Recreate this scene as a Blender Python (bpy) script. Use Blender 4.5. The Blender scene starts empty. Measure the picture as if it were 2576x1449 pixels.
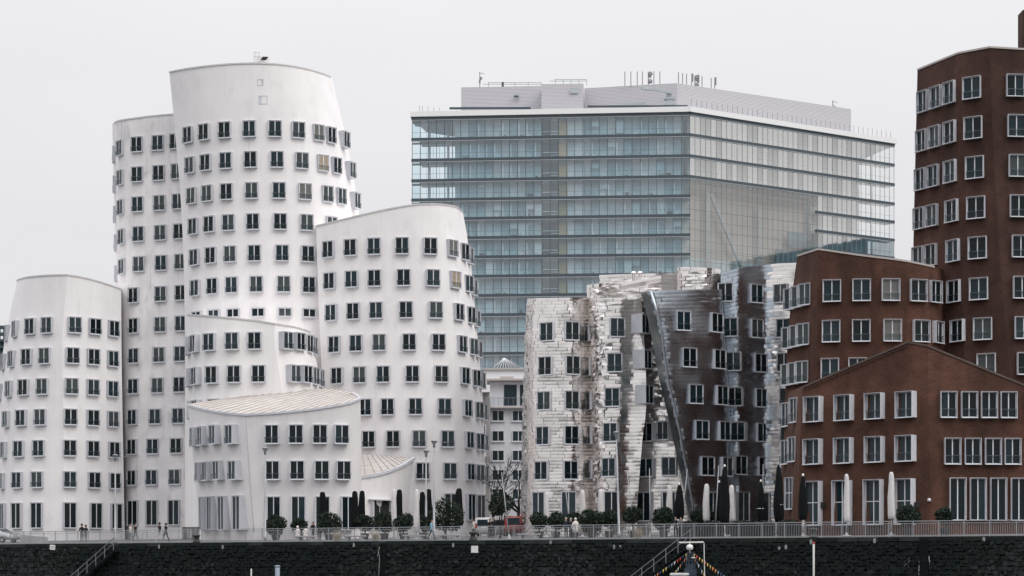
import bpy, bmesh, math, random
from mathutils import Vector, Matrix, noise as mnoise
from mathutils.bvhtree import BVHTree

rnd = random.Random(7)
SC = bpy.context.scene
COL = SC.collection

# ------------------------------------------------------------------ camera
# The place is laid out in metres: the quay edge lies at z = 0, the camera stands on a pontoon 2.5 m lower,
# looking along +Y with a level, shifted lens.  F, CX, HY turn a bearing and an elevation into metres at a distance d.
F, CX, HY, ZC = 4696.0, 1288.0, 1436.0, -2.5
cam_d = bpy.data.cameras.new("camera")
cam_d.sensor_width = 36.0
cam_d.lens = 36.0 * F / 2576.0
cam_d.shift_y = (HY - 724.5) / 2576.0
cam_d.clip_start = 1.0
cam_d.clip_end = 6000.0
cam = bpy.data.objects.new("camera", cam_d)
cam.location = (0, 0, ZC)
cam.rotation_euler = (math.radians(90), 0, 0)
COL.objects.link(cam)
SC.camera = cam

# ------------------------------------------------------------------ sky and sun: bright overcast
SUN_DIR = Vector((0.62, -0.55, 0.72)).normalized()          # towards the veiled sun
SUN_EL = math.asin(SUN_DIR.z)
SUN_AZ = math.atan2(SUN_DIR.x, SUN_DIR.y)
world = bpy.data.worlds.new("World")
SC.world = world
world.use_nodes = True
nt = world.node_tree
nt.nodes.clear()
N, L = nt.nodes.new, nt.links.new
out = N("ShaderNodeOutputWorld")
bg = N("ShaderNodeBackground"); bg.inputs["Strength"].default_value = 0.1
L(bg.outputs[0], out.inputs[0])
sky = N("ShaderNodeTexSky"); sky.sky_type = 'NISHITA'; sky.sun_disc = False
sky.sun_elevation = SUN_EL; sky.sun_rotation = SUN_AZ
sky.air_density = 1.5; sky.dust_density = 4.0
hs = N("ShaderNodeHueSaturation"); hs.inputs["Saturation"].default_value = 0.15
L(sky.outputs[0], hs.inputs["Color"])
tc = N("ShaderNodeTexCoord")
sep = N("ShaderNodeSeparateXYZ"); L(tc.outputs["Generated"], sep.inputs[0])
mx = N("ShaderNodeMath"); mx.operation = 'MAXIMUM'; mx.inputs[1].default_value = 0.0
L(sep.outputs["Z"], mx.inputs[0])
pw = N("ShaderNodeMath"); pw.operation = 'POWER'; pw.inputs[1].default_value = 2.2
L(mx.outputs[0], pw.inputs[0])
ml = N("ShaderNodeMath"); ml.operation = 'MULTIPLY_ADD'      # overcast sky brightens towards the zenith
ml.inputs[1].default_value = 19.0; ml.inputs[2].default_value = 7.95
L(pw.outputs[0], ml.inputs[0])
nz = N("ShaderNodeTexNoise"); nz.inputs["Scale"].default_value = 2.2; nz.inputs["Detail"].default_value = 4.0
mp = N("ShaderNodeMapping"); mp.inputs["Scale"].default_value = (1, 1, 3.0)
L(tc.outputs["Generated"], mp.inputs[0]); L(mp.outputs[0], nz.inputs["Vector"])
rg = N("ShaderNodeMapRange"); rg.inputs[3].default_value = 0.955; rg.inputs[4].default_value = 1.045
rg.inputs[1].default_value = 0.3; rg.inputs[2].default_value = 0.7
L(nz.outputs[0], rg.inputs[0])
m2 = N("ShaderNodeMath"); m2.operation = 'MULTIPLY'
L(ml.outputs[0], m2.inputs[0]); L(rg.outputs[0], m2.inputs[1])
cc = N("ShaderNodeMix"); cc.data_type = 'RGBA'; cc.blend_type = 'MULTIPLY'; cc.inputs["Factor"].default_value = 1.0
L(m2.outputs[0], cc.inputs["A"]); cc.inputs["B"].default_value = (0.970, 0.968, 1.0, 1)
mixw = N("ShaderNodeMix"); mixw.data_type = 'RGBA'; mixw.inputs["Factor"].default_value = 0.93
L(hs.outputs[0], mixw.inputs["A"]); L(cc.outputs["Result"], mixw.inputs["B"])
L(mixw.outputs["Result"], bg.inputs["Color"])

sun_d = bpy.data.lights.new("sun", 'SUN'); sun_d.energy = 1.05; sun_d.angle = math.radians(35)
sun_d.color = (1.0, 0.95, 0.88)
sun = bpy.data.objects.new("sun", sun_d); COL.objects.link(sun)
sun.rotation_euler = SUN_DIR.to_track_quat('Z', 'Y').to_euler()
sun.location = (60, -40, 120)

vs = SC.view_settings
vs.view_transform = 'Standard'; vs.look = 'None'; vs.exposure = 0.0; vs.gamma = 1.0
vs.use_curve_mapping = False
SC.render.engine = 'CYCLES'
SC.cycles.max_bounces = 7; SC.cycles.transparent_max_bounces = 12
SC.cycles.sample_clamp_indirect = 6.0
SC.cycles.use_denoising = True

# ------------------------------------------------------------------ helpers
def P(px, py, d):
    return Vector(((px - CX) / F * d, d, ZC + (HY - py) / F * d))
def X(px, d): return (px - CX) / F * d
def Zy(y, d): return ZC + (HY - y) / F * d

def mat(name, col, rough=0.6, metal=0.0, noise=None, bump=None, spec=0.5, coat=0.0, streak=None, trans=0.0, grime=0.0):
    """noise=(scale, amount): blotches; streak=(amount): rain streaks; bump=(scale, strength)"""
    m = bpy.data.materials.new(name); m.use_nodes = True
    t = m.node_tree; b = t.nodes["Principled BSDF"]
    b.inputs["Base Color"].default_value = (*col, 1); b.inputs["Roughness"].default_value = rough
    b.inputs["Metallic"].default_value = metal; b.inputs["Specular IOR Level"].default_value = spec
    b.inputs["Coat Weight"].default_value = coat
    nn, ll = t.nodes.new, t.links.new
    co = nn("ShaderNodeTexCoord")
    src = None
    def mul(sc, amt, vscale, det=5.0):
        nonlocal src
        mpn = nn("ShaderNodeMapping"); mpn.inputs["Scale"].default_value = vscale
        ll(co.outputs["Object"], mpn.inputs[0])
        no = nn("ShaderNodeTexNoise"); no.inputs["Scale"].default_value = sc; no.inputs["Detail"].default_value = det
        ll(mpn.outputs[0], no.inputs["Vector"])
        mr = nn("ShaderNodeMapRange"); mr.inputs[1].default_value = 0.3; mr.inputs[2].default_value = 0.7
        mr.inputs[3].default_value = 1 - amt; mr.inputs[4].default_value = 1 + amt * 0.35
        ll(no.outputs[0], mr.inputs[0])
        mi = nn("ShaderNodeMix"); mi.data_type = 'RGBA'; mi.blend_type = 'MULTIPLY'; mi.inputs["Factor"].default_value = 1
        if src: ll(src, mi.inputs["A"])
        else: mi.inputs["A"].default_value = (*col, 1)
        ll(mr.outputs[0], mi.inputs["B"]); src = mi.outputs["Result"]
    if noise: mul(noise[0], noise[1], (1, 1, 1))
    if streak: mul(1.0, streak, (1.6, 1.6, 0.07), 3.0)
    for gs, lo, hi, vsc in ((0.9, .56, .72, (1, 1, .55)), (1.0, .60, .76, (3.2, 3.2, .13))) if grime else ():   # sparse patches and drip marks
        mpn = nn("ShaderNodeMapping"); mpn.inputs["Scale"].default_value = vsc; mpn.inputs["Location"].default_value = (gs * 3, 7, 2); ll(co.outputs["Object"], mpn.inputs[0])
        no = nn("ShaderNodeTexNoise"); no.inputs["Scale"].default_value = gs; no.inputs["Detail"].default_value = 6; ll(mpn.outputs[0], no.inputs["Vector"])
        mr = nn("ShaderNodeMapRange"); mr.inputs[1].default_value = lo; mr.inputs[2].default_value = hi; mr.inputs[3].default_value = 1; mr.inputs[4].default_value = 1 - grime
        ll(no.outputs[0], mr.inputs[0]); mi = nn("ShaderNodeMix"); mi.data_type = 'RGBA'; mi.blend_type = 'MULTIPLY'; mi.inputs["Factor"].default_value = 1
        ll(src, mi.inputs["A"]); ll(mr.outputs[0], mi.inputs["B"]); src = mi.outputs["Result"]
    if src: ll(src, b.inputs["Base Color"])
    if bump:
        no = nn("ShaderNodeTexNoise"); no.inputs["Scale"].default_value = bump[0]; no.inputs["Detail"].default_value = 4
        ll(co.outputs["Object"], no.inputs["Vector"])
        bp = nn("ShaderNodeBump"); bp.inputs["Strength"].default_value = bump[1]; bp.inputs["Distance"].default_value = 0.05
        ll(no.outputs[0], bp.inputs["Height"]); ll(bp.outputs[0], b.inputs["Normal"])
    return m

def brick_mat(name, c1, c2):
    m = bpy.data.materials.new(name); m.use_nodes = True
    t = m.node_tree; b = t.nodes["Principled BSDF"]; nn, ll = t.nodes.new, t.links.new
    b.inputs["Roughness"].default_value = 0.85; b.inputs["Specular IOR Level"].default_value = 0.25
    co = nn("ShaderNodeTexCoord"); sp = nn("ShaderNodeSeparateXYZ"); ll(co.outputs["Object"], sp.inputs[0])
    ad = nn("ShaderNodeMath"); ad.operation = 'ADD'; ll(sp.outputs["X"], ad.inputs[0])
    my = nn("ShaderNodeMath"); my.operation = 'MULTIPLY'; my.inputs[1].default_value = -0.8; ll(sp.outputs["Y"], my.inputs[0])
    ll(my.outputs[0], ad.inputs[1])
    cb = nn("ShaderNodeCombineXYZ"); ll(ad.outputs[0], cb.inputs[0]); ll(sp.outputs["Z"], cb.inputs[1])
    br = nn("ShaderNodeTexBrick"); br.inputs["Scale"].default_value = 1.0
    br.inputs["Brick Width"].default_value = 0.26; br.inputs["Row Height"].default_value = 0.085
    br.inputs["Mortar Size"].default_value = 0.009; br.inputs["Bias"].default_value = 0.0
    br.inputs["Color1"].default_value = (*c1, 1); br.inputs["Color2"].default_value = (*c2, 1)
    br.inputs["Mortar"].default_value = (c1[0] * .6, c1[1] * .75, c1[2] * .8, 1)
    ll(cb.outputs[0], br.inputs["Vector"])
    src = br.outputs["Color"]
    for sc, vs_, amt in ((0.12, (1, 1, 1), 0.45), (1.0, (.7, .7, .05), 0.30), (1.2, (1, 1, 1), 0.22)):
        mpn = nn("ShaderNodeMapping"); mpn.inputs["Scale"].default_value = vs_; ll(co.outputs["Object"], mpn.inputs[0])
        no = nn("ShaderNodeTexNoise"); no.inputs["Scale"].default_value = sc; no.inputs["Detail"].default_value = 4
        ll(mpn.outputs[0], no.inputs["Vector"])
        mr = nn("ShaderNodeMapRange"); mr.inputs[1].default_value = .3; mr.inputs[2].default_value = .7
        mr.inputs[3].default_value = 1 - amt; mr.inputs[4].default_value = 1 + amt * .5; ll(no.outputs[0], mr.inputs[0])
        mi = nn("ShaderNodeMix"); mi.data_type = 'RGBA'; mi.blend_type = 'MULTIPLY'; mi.inputs["Factor"].default_value = 1
        ll(src, mi.inputs["A"]); ll(mr.outputs[0], mi.inputs["B"]); src = mi.outputs["Result"]
    ll(src, b.inputs["Base Color"])
    bp = nn("ShaderNodeBump"); bp.inputs["Strength"].default_value = .4; bp.inputs["Distance"].default_value = .02
    ll(br.outputs["Fac"], bp.inputs["Height"]); bp.invert = True; ll(bp.outputs[0], b.inputs["Normal"])
    return m

def see_through(name, tint, gloss, rough=0.02, refl=(1, 1, 1), ior=1.5):
    """tinted, partly mirroring glass that lets the view through"""
    m = bpy.data.materials.new(name); m.use_nodes = True
    t = m.node_tree; t.nodes.remove(t.nodes["Principled BSDF"]); nn, ll = t.nodes.new, t.links.new
    o = t.nodes["Material Output"]
    tr = nn("ShaderNodeBsdfTransparent"); tr.inputs[0].default_value = (*tint, 1)
    gl = nn("ShaderNodeBsdfGlossy"); gl.inputs["Roughness"].default_value = rough; gl.inputs[0].default_value = (*refl, 1)
    lw = nn("ShaderNodeFresnel"); lw.inputs[0].default_value = ior
    ad = nn("ShaderNodeMath"); ad.operation = 'ADD'; ad.use_clamp = True; ad.inputs[1].default_value = gloss
    ll(lw.outputs[0], ad.inputs[0])
    ge = nn("ShaderNodeNewGeometry"); iv = nn("ShaderNodeMath"); iv.operation = 'SUBTRACT'; iv.inputs[0].default_value = 1.0   # a thin pane counts once
    ll(ge.outputs["Backfacing"], iv.inputs[1]); fm = nn("ShaderNodeMath"); fm.operation = 'MULTIPLY'; ll(ad.outputs[0], fm.inputs[0]); ll(iv.outputs[0], fm.inputs[1])
    tm = nn("ShaderNodeMix"); tm.data_type = 'RGBA'; ll(ge.outputs["Backfacing"], tm.inputs["Factor"]); tm.inputs["A"].default_value = (*tint, 1); tm.inputs["B"].default_value = (1, 1, 1, 1)
    ll(tm.outputs["Result"], tr.inputs[0])
    mi = nn("ShaderNodeMixShader"); ll(fm.outputs[0], mi.inputs[0]); ll(tr.outputs[0], mi.inputs[1]); ll(gl.outputs[0], mi.inputs[2])
    ll(mi.outputs[0], o.inputs[0])
    return m

def obj(name, me, mats=(), parent=None, loc=None, **props):
    """link ONE object made from a bmesh or a mesh"""
    if isinstance(me, bmesh.types.BMesh):
        bm = me; me = bpy.data.meshes.new(name); bm.to_mesh(me); bm.free()
    if not isinstance(mats, (list, tuple)): mats = [mats]
    if mats and not me.materials:
        for m in mats: me.materials.append(m)
    o = bpy.data.objects.new(name, me); COL.objects.link(o)
    if parent is not None: o.parent = parent
    if loc is not None: o.location = loc
    for k, v in props.items(): o[k] = v
    return o

def thing(name, label, cat, loc=(0, 0, 0), group=None, rz=0.0):
    o = bpy.data.objects.new(name, None); COL.objects.link(o); o.empty_display_size = 0.5
    o.location = loc; o.rotation_euler = (0, 0, rz)
    o["label"] = label; o["category"] = cat
    if group: o["group"] = group
    return o

def box(bm, c, s, mi=0, rz=0.0, m4=None):
    cx, cy, cz = c; sx, sy, sz = s[0] / 2, s[1] / 2, s[2] / 2
    vs_ = []
    R = Matrix.Rotation(rz, 3, 'Z') if rz else None
    for x, y, z in ((-1, -1, -1), (1, -1, -1), (1, 1, -1), (-1, 1, -1), (-1, -1, 1), (1, -1, 1), (1, 1, 1), (-1, 1, 1)):
        v = Vector((x * sx, y * sy, z * sz))
        if R: v = R @ v
        v += Vector((cx, cy, cz))
        if m4: v = m4 @ v
        vs_.append(bm.verts.new(v))
    for q in ((3, 2, 1, 0), (4, 5, 6, 7), (0, 1, 5, 4), (1, 2, 6, 5), (2, 3, 7, 6), (3, 0, 4, 7)):
        f = bm.faces.new([vs_[i] for i in q]); f.material_index = mi
    return vs_

def bar(bm, a, b, w, h=None, mi=0):
    """rectangular bar from a to b"""
    a, b = Vector(a), Vector(b); h = h or w
    d = (b - a); ln = d.length
    if ln < 1e-6: return
    q = d.to_track_quat('Z', 'Y').to_matrix().to_4x4()
    m4 = Matrix.Translation((a + b) / 2) @ q
    box(bm, (0, 0, 0), (w, h, ln), mi, m4=m4)

def tube(bm, pts, r, n=8, mi=0, cap=True):
    """round tube along points; r is a number or one radius per point"""
    pts = [Vector(p) for p in pts]; rr = r if isinstance(r, (list, tuple)) else [r] * len(pts)
    rings = []
    for i, p in enumerate(pts):
        d = (pts[min(i + 1, len(pts) - 1)] - pts[max(i - 1, 0)])
        if d.length < 1e-9: d = Vector((0, 0, 1))
        q = d.normalized().to_track_quat('Z', 'Y')
        rings.append([bm.verts.new(p + q @ Vector((math.cos(2 * math.pi * k / n) * rr[i], math.sin(2 * math.pi * k / n) * rr[i], 0))) for k in range(n)])
    for a, b in zip(rings, rings[1:]):
        for k in range(n):
            f = bm.faces.new((a[k], a[(k + 1) % n], b[(k + 1) % n], b[k])); f.smooth = True; f.material_index = mi
    if cap:
        f = bm.faces.new(rings[0][::-1]); f.material_index = mi
        f = bm.faces.new(rings[-1]); f.material_index = mi

def lathe(bm, prof, n=12, c=(0, 0, 0), mi=0, fold=0.0, nf=6):
    """surface of revolution, prof = [(r, z)...]; fold adds cloth pleats"""
    rings = []
    for r, z in prof:
        rings.append([bm.verts.new((c[0] + math.cos(a) * r * (1 + fold * math.cos(nf * a)), c[1] + math.sin(a) * r * (1 + fold * math.cos(nf * a)), c[2] + z))
                      for a in (2 * math.pi * k / n for k in range(n))])
    for a, b in zip(rings, rings[1:]):
        for k in range(n):
            f = bm.faces.new((a[k], a[(k + 1) % n], b[(k + 1) % n], b[k])); f.smooth = True; f.material_index = mi
    f = bm.faces.new(rings[0][::-1]); f.material_index = mi
    f = bm.faces.new(rings[-1]); f.material_index = mi

def hermite(knots, y):
    """smooth curve through (y, value) knots"""
    n = len(knots)
    if n == 1: return knots[0][1]
    if y <= knots[0][0]:
        (a, p), (b, q) = knots[0], knots[1]; return p + (q - p) * (y - a) / (b - a)
    if y >= knots[-1][0]:
        (a, p), (b, q) = knots[-2], knots[-1]; return p + (q - p) * (y - a) / (b - a)
    def tan(i):
        a, b = max(i - 1, 0), min(i + 1, n - 1)
        return (knots[b][1] - knots[a][1]) / (knots[b][0] - knots[a][0])
    for i in range(n - 1):
        y0, p0 = knots[i]; y1, p1 = knots[i + 1]
        if y0 <= y <= y1:
            h = y1 - y0; s = (y - y0) / h
            return ((2 * s**3 - 3 * s**2 + 1) * p0 + (s**3 - 2 * s**2 + s) * h * tan(i) + (-2 * s**3 + 3 * s**2) * p1 + (s**3 - s**2) * h * tan(i + 1))

def catmull(p, closed=False, creases=(), n=5):
    """smooth open polyline with creases; returns points and the sample index of every control point"""
    outp, idx = [], []
    for i in range(len(p) - 1):
        def tang(k, side):
            if k == 0: return p[1] - p[0]
            if k == len(p) - 1: return p[-1] - p[-2]
            if k in creases: return (p[k + 1] - p[k]) if side > 0 else (p[k] - p[k - 1])
            a, b, c = p[k - 1], p[k], p[k + 1]
            l0, l1 = (b - a).length + 1e-9, (c - b).length + 1e-9
            t_ = ((b - a) / l0 * l1 + (c - b) / l1 * l0) / (l0 + l1)
            return t_ * ((p[i + 1] - p[i]).length)
        t0, t1 = tang(i, 1), tang(i + 1, -1)
        ln = (p[i + 1] - p[i]).length
        if i in creases or i == 0: t0 = t0.normalized() * ln
        if (i + 1) in creases or i + 1 == len(p) - 1: t1 = t1.normalized() * ln
        idx.append(len(outp))
        for k in range(n):
            s = k / n
            outp.append((2 * s**3 - 3 * s**2 + 1) * p[i] + (s**3 - 2 * s**2 + s) * t0 + (-2 * s**3 + 3 * s**2) * p[i + 1] + (s**3 - s**2) * t1)
    idx.append(len(outp)); outp.append(p[-1].copy())
    return outp, idx

class Surf:
    """outer wall of a tower.  cols: (d, [(y, px)...], crease) from left to right; d may be (d_top, d_bottom).
    The first y of a column is its roof line.  Each column becomes a vertical profile in metres; smooth plan curves join them."""
    def __init__(s, cols, z0=0.0, nt=14, n=5, front=None, back=None):
        s.cols = cols
        creases = {i for i, c in enumerate(cols) if c[2]}
        ctrl = []
        for d, kn, _ in cols:
            dT, dB = d if isinstance(d, tuple) else (d, d)
            zT = Zy(kn[0][0], dT); prof = []
            for k in range(nt + 1):
                t = k / nt; z = z0 + (zT - z0) * t; dd = dB + (dT - dB) * t
                y = HY - (z - ZC) * F / dd
                prof.append(Vector((X(hermite(kn, y), dd), dd, z)))
            ctrl.append(prof)
        s.grid = []
        for k in range(nt + 1):
            pts, s.idx = catmull([c[k] for c in ctrl], creases=creases, n=n)
            s.grid.append(pts)
        s.nt, s.nu = nt, len(s.grid[0])
        s.sharp = {s.idx[i] for i in creases}
    def bm(s, closed=True, top=True, mi=0):
        b = bmesh.new()
        v = [[b.verts.new(p) for p in row] for row in s.grid]
        nu = s.nu
        for k in range(s.nt):
            for i in range(nu if closed else nu - 1):
                j = (i + 1) % nu
                f = b.faces.new((v[k][i], v[k][j], v[k + 1][j], v[k + 1][i])); f.smooth = True; f.material_index = mi
        if top:
            f = b.faces.new(v[s.nt]); f.material_index = mi
        b.edges.ensure_lookup_table()
        for i in s.sharp | {0, nu - 1}:
            for k in range(s.nt):
                e = b.edges.get((v[k][i], v[k + 1][i]))
                if e: e.smooth = False
        for i in range(nu):
            e = b.edges.get((v[s.nt][i], v[s.nt][(i + 1) % nu]))
            if e: e.smooth = False
        b.normal_update()
        s.bvh = BVHTree.FromBMesh(b)
        return b
    def at(s, u, t):
        u = min(max(u, 0), s.nu - 1.0001); t = min(max(t, 0), 1) * s.nt * 0.99999
        i, k = int(u), int(t); a, b = u - i, t - k
        g = s.grid
        return (g[k][i] * (1 - a) + g[k][i + 1] * a) * (1 - b) + (g[k + 1][i] * (1 - a) + g[k + 1][i + 1] * a) * b
    def coping(s, i0, i1, w=0.07, up=0.06, down=0.10, inn=0.3):
        b = bmesh.new(); rows = []
        pts = s.grid[-1][i0:i1 + 1]
        for i, p in enumerate(pts):
            a, c = pts[max(i - 1, 0)], pts[min(i + 1, len(pts) - 1)]
            tdir = (c - a); n_ = Vector((tdir.y, -tdir.x, 0)).normalized()
            rows.append([b.verts.new(p + n_ * w + Vector((0, 0, -down))), b.verts.new(p + n_ * w + Vector((0, 0, up))),
                         b.verts.new(p - n_ * inn + Vector((0, 0, up))), b.verts.new(p - n_ * inn + Vector((0, 0, -down)))])
        for r0, r1 in zip(rows, rows[1:]):
            for k in range(4):
                b.faces.new((r0[k], r1[k], r1[(k + 1) % 4], r0[(k + 1) % 4]))
        b.faces.new(rows[0][::-1]); b.faces.new(rows[-1])
        bmesh.ops.recalc_face_normals(b, faces=b.faces)
        return b
    def hit(s, px, z=None, y=None):
        """the point and outward level normal of the wall at a bearing and a height"""
        o = Vector((0, 0, ZC)); yy = y if y is not None else HY - (z - ZC) * F / (min(p.y for p in s.grid[0]) + 5.0)
        for _ in range(5):
            d = Vector(((px - CX) / F, 1, (HY - yy) / F)).normalized()
            loc, n_, ix, ds = s.bvh.ray_cast(o, d)
            if loc is None: return None, None
            if z is None: break
            yy = HY - (z - ZC) * F / loc.y
        if n_.dot(d) > 0: n_ = -n_
        return loc, Vector((n_.x, n_.y, 0)).normalized()

# ------------------------------------------------------------------ materials
M = {}
M['white'] = mat("white_render", (0.84, 0.815, 0.815), 0.8, noise=(0.35, 0.05), streak=0.035, grime=.07, bump=(2.0, 0.05))
M['white_stained'] = mat("stained_white_render", (0.83, 0.805, 0.805), 0.8, noise=(0.45, 0.14), streak=0.05, grime=.22, bump=(2.0, 0.05))
M['white_clean'] = mat("fresh_white_render", (0.86, 0.84, 0.83), 0.8, noise=(0.25, 0.04), streak=0.05)
M['coping'] = mat("zinc_coping", (0.60, 0.58, 0.58), 0.5, noise=(1.5, 0.1))
M['casing'] = mat("window_casing", (0.50, 0.51, 0.55), 0.5, noise=(1.2, 0.1))
M['frame'] = mat("window_frame", (0.66, 0.67, 0.70), 0.45)
M['casing_w'] = mat("white_window_casing", (0.60, 0.61, 0.65), 0.5, noise=(1.2, 0.1))
M['rail'] = mat("window_rail", (0.10, 0.12, 0.13), 0.4, metal=0.6)
M['railglass'] = see_through("window_rail_glass", (0.82, 0.86, 0.87), 0.0, ior=1.25)
M['dark'] = mat("dark_void", (0.012, 0.013, 0.014), 0.8)
def pane_mat(name, col, rough=0.03, spec=0.22, coat=0.0):
    return mat(name, col, rough, spec=spec, noise=(0.9, 0.35), coat=coat)
PANES = [pane_mat("dark_glass", (0.007, 0.014, 0.018)), pane_mat("teal_glass", (0.015, 0.032, 0.041)),
         pane_mat("dim_glass", (0.028, 0.045, 0.054)), pane_mat("glass_before_grey_blind", (0.062, 0.076, 0.080), 0.12),
         pane_mat("glass_before_pale_blind", (0.17, 0.17, 0.16), 0.15), pane_mat("glass_before_beige_curtain", (0.42, 0.34, 0.27), 0.2)]
M['brick'] = brick_mat("red_brown_brick", (0.128, 0.057, 0.038), (0.088, 0.041, 0.029))
M['brick_dark'] = brick_mat("dark_brown_brick", (0.096, 0.047, 0.035), (0.067, 0.034, 0.028))

# ------------------------------------------------------------------ windows
_wt = {}
def win_meshes(W, H, rc, tall, white):
    key = (round(W, 2), round(H, 2), round(rc, 2), tall, white)
    if key in _wt: return _wt[key]
    th, D, fw, mw = (.03, 1.5 if rc < .2 else 1.0, .065, .085) if white else (.04, 1.5 if rc < .2 else 1.0, .075, .095)
    b = bmesh.new()
    for sx in (-1, 1): box(b, (sx * (W / 2 - th / 2), D / 2, 0), (th, D, H), 0)
    for sz in (-1, 1): box(b, (0, D / 2 + .002, sz * (H / 2 - th / 2)), (W - 2 * th, D - .004, th), 0)
    iw, ih = W - 2 * th, H - 2 * th
    y = rc + 0.035
    for sx in (-1, 1): box(b, (sx * (iw / 2 - fw / 2), y, 0), (fw, .07, ih), 1)
    for sz in (-1, 1): box(b, (0, y, sz * (ih / 2 - fw / 2)), (iw - 2 * fw, .066, fw), 1)
    box(b, (0, y, 0), (mw, .062, ih - 2 * fw), 1)
    if tall: box(b, (0, y, ih * .02), (iw - 2 * fw, .05, .07), 1) if tall == 2 else None
    if not tall: box(b, (0, -.01, -H / 2 - .02), (W + .02, .10, .035), 1)     # projecting sill
    wm = bpy.data.meshes.new("window"); b.to_mesh(wm); b.free()
    wm.materials.append(M['casing_w'] if white else M['casing']); wm.materials.append(M['frame'])
    pw_ = (iw - 2 * fw - mw) / 2
    b = bmesh.new(); box(b, (0, 0, 0), (pw_, .02, ih - 2 * fw)); pm = bpy.data.meshes.new("pane"); b.to_mesh(pm); b.free()
    pm.materials.append(PANES[0])
    rm = None
    if not tall and H > 1.2:
        b = bmesh.new(); zr = -H / 2 + .33 * H; yr = min(rc - .05, -.02) if rc < .2 else rc - .10
        wr = W * .98 if rc < .2 else iw * .98
        box(b, (0, yr, zr), (wr, .045, .045), 0)
        for sx in (-.46, 0, .46): box(b, (sx * wr, yr + .002, (zr - H / 2 + .1) / 2), (.025, .02, zr + H / 2 - .14), 0)
        box(b, (0, yr + .012, (zr - H / 2 + .08) / 2), (wr * .93, .012, zr + H / 2 - .16), 1)
        rm = bpy.data.meshes.new("railing"); b.to_mesh(rm); b.free()
        rm.materials.append(M['rail']); rm.materials.append(M['railglass'])
    _wt[key] = (wm, pm, rm, (pw_ + mw) / 2, rc + .05)
    return _wt[key]

def window(root, S, px, z=None, y=None, W=1.5, H=1.72, pr=.3, rc=.06, yaw=None, tall=0, pane=None, white=False, dyaw=0.0):
    for k in range(6):                                     # near an outline the wall may end a little before the bearing
        loc, n_ = S.hit(px - 1.5 * k, z, y)
        if loc is not None: break
    if loc is None: return None
    if yaw is not None:                                   # degrees, 0 = square to the river, + = turned to the right
        a = math.radians(yaw); n_ = Vector((math.sin(a), -math.cos(a), 0))
    if dyaw:
        n_ = Matrix.Rotation(math.radians(dyaw), 3, 'Z') @ n_
    wm, pm, rm, xo, yo = win_meshes(W, H, rc, tall, white)
    o = bpy.data.objects.new("window", wm); COL.objects.link(o); o.parent = root
    o.location = loc + n_ * pr - root.location
    o.rotation_euler = (0, 0, math.atan2(n_.y, n_.x) + math.pi / 2)
    if pane is None:
        pane = rnd.choices(range(4), (6, 4, 2, 2))[0]
    for sx in (-1, 1):
        q = bpy.data.objects.new("pane", pm); COL.objects.link(q); q.parent = o
        q.location = (sx * xo, yo, 0); q.rotation_euler = (rnd.uniform(-.02, .02), 0, rnd.uniform(-.02, .02))
        p_ = pane if rnd.random() > .12 else max(0, min(3, pane + rnd.choice((-1, 1)))) if pane < 4 else pane
        q.material_slots[0].link = 'OBJECT'; q.material_slots[0].material = PANES[p_]
    if rm:
        q = bpy.data.objects.new("railing", rm); COL.objects.link(q); q.parent = o
    return o

def zrow(y, d): return Zy(y, d)

# ------------------------------------------------------------------ ground, water, quay line
# the quay edge runs from the left, 175 m away, to the right, 133 m away, and on past the frame
def quay_d(px):
    return 151.144 / (1 + 0.497 * (px - CX) / F)
def Q(px, back=0.0, z=0.0):
    """a point on (or `back` metres behind) the quay edge at a bearing"""
    r_ = (px - CX) / F
    d = (QA.dot(QN) + back) / (r_ * QN.x + QN.y)
    return Vector((r_ * d, d, z))
QA, QB = Vector((-48.0, 175.0, 0)), Vector((36.5, 133.0, 0))
QT = (QB - QA).normalized()                    # along the quay, to the right
QN = Vector((-QT.y, QT.x, 0))                  # inland
def ground_z(p):
    s = (Vector((p[0], p[1], 0)) - QA).dot(QN)
    return 0.0 if s <= 0 else 0.03 * min(s, 36)

M['paving'] = mat("grey_paving", (0.105, 0.105, 0.108), 0.85, noise=(0.6, 0.25), bump=(6, .2))
M['ground'] = mat("asphalt_ground", (0.10, 0.10, 0.10), 0.9, noise=(0.05, 0.3))
M['water'] = mat("harbour_water", (0.006, 0.014, 0.016), 0.10, bump=(0.7, 0.9), spec=0.3)
M['bank'] = mat("far_bank", (0.07, 0.075, 0.06), 0.9, noise=(0.1, .4))
b = bmesh.new()
L0, R0 = QA - QT * 420, QB + QT * 95
prev = None
for s, z in ((0.0, 0.0), (18, .54), (36, 1.08), (400, 1.08), (3000, 1.08)):
    row = []
    for k in range(25):
        p = L0.lerp(R0, k / 24) + QN * s; row.append(b.verts.new((p.x, p.y, z)))
    p = R0 + Vector((700, 0, 0)) + Vector((0, 1, 0)) * s * .9; row.append(b.verts.new((p.x, p.y, z)))
    if prev:
        for k in range(25): f = b.faces.new((prev[k], prev[k + 1], row[k + 1], row[k]))
    prev = row
obj("promenade_ground", b, M['paving'], label="grey paved promenade and ground behind the quay wall", kind="structure")
b = bmesh.new()
vs_ = [b.verts.new(p) for p in ((-2500, -14, -7), (2500, -14, -7), (2500, 900, -7), (-2500, 900, -7))]
b.faces.new(vs_)
obj("harbour_water", b, M['water'], label="dark harbour basin water below the quay wall", kind="structure")
b = bmesh.new()                                                          # the bank the camera looks from
for (y0, z0), (y1, z1) in (((-14, -8), (-16, -4)), ((-16, -4), (-24, -1.2)), ((-24, -1.2), (-3000, -1.2))):
    b.faces.new([b.verts.new(p) for p in ((-2500, y0, z0), (-2500, y1, z1), (2500, y1, z1), (2500, y0, z0))])
bmesh.ops.remove_doubles(b, verts=b.verts, dist=.01)
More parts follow.
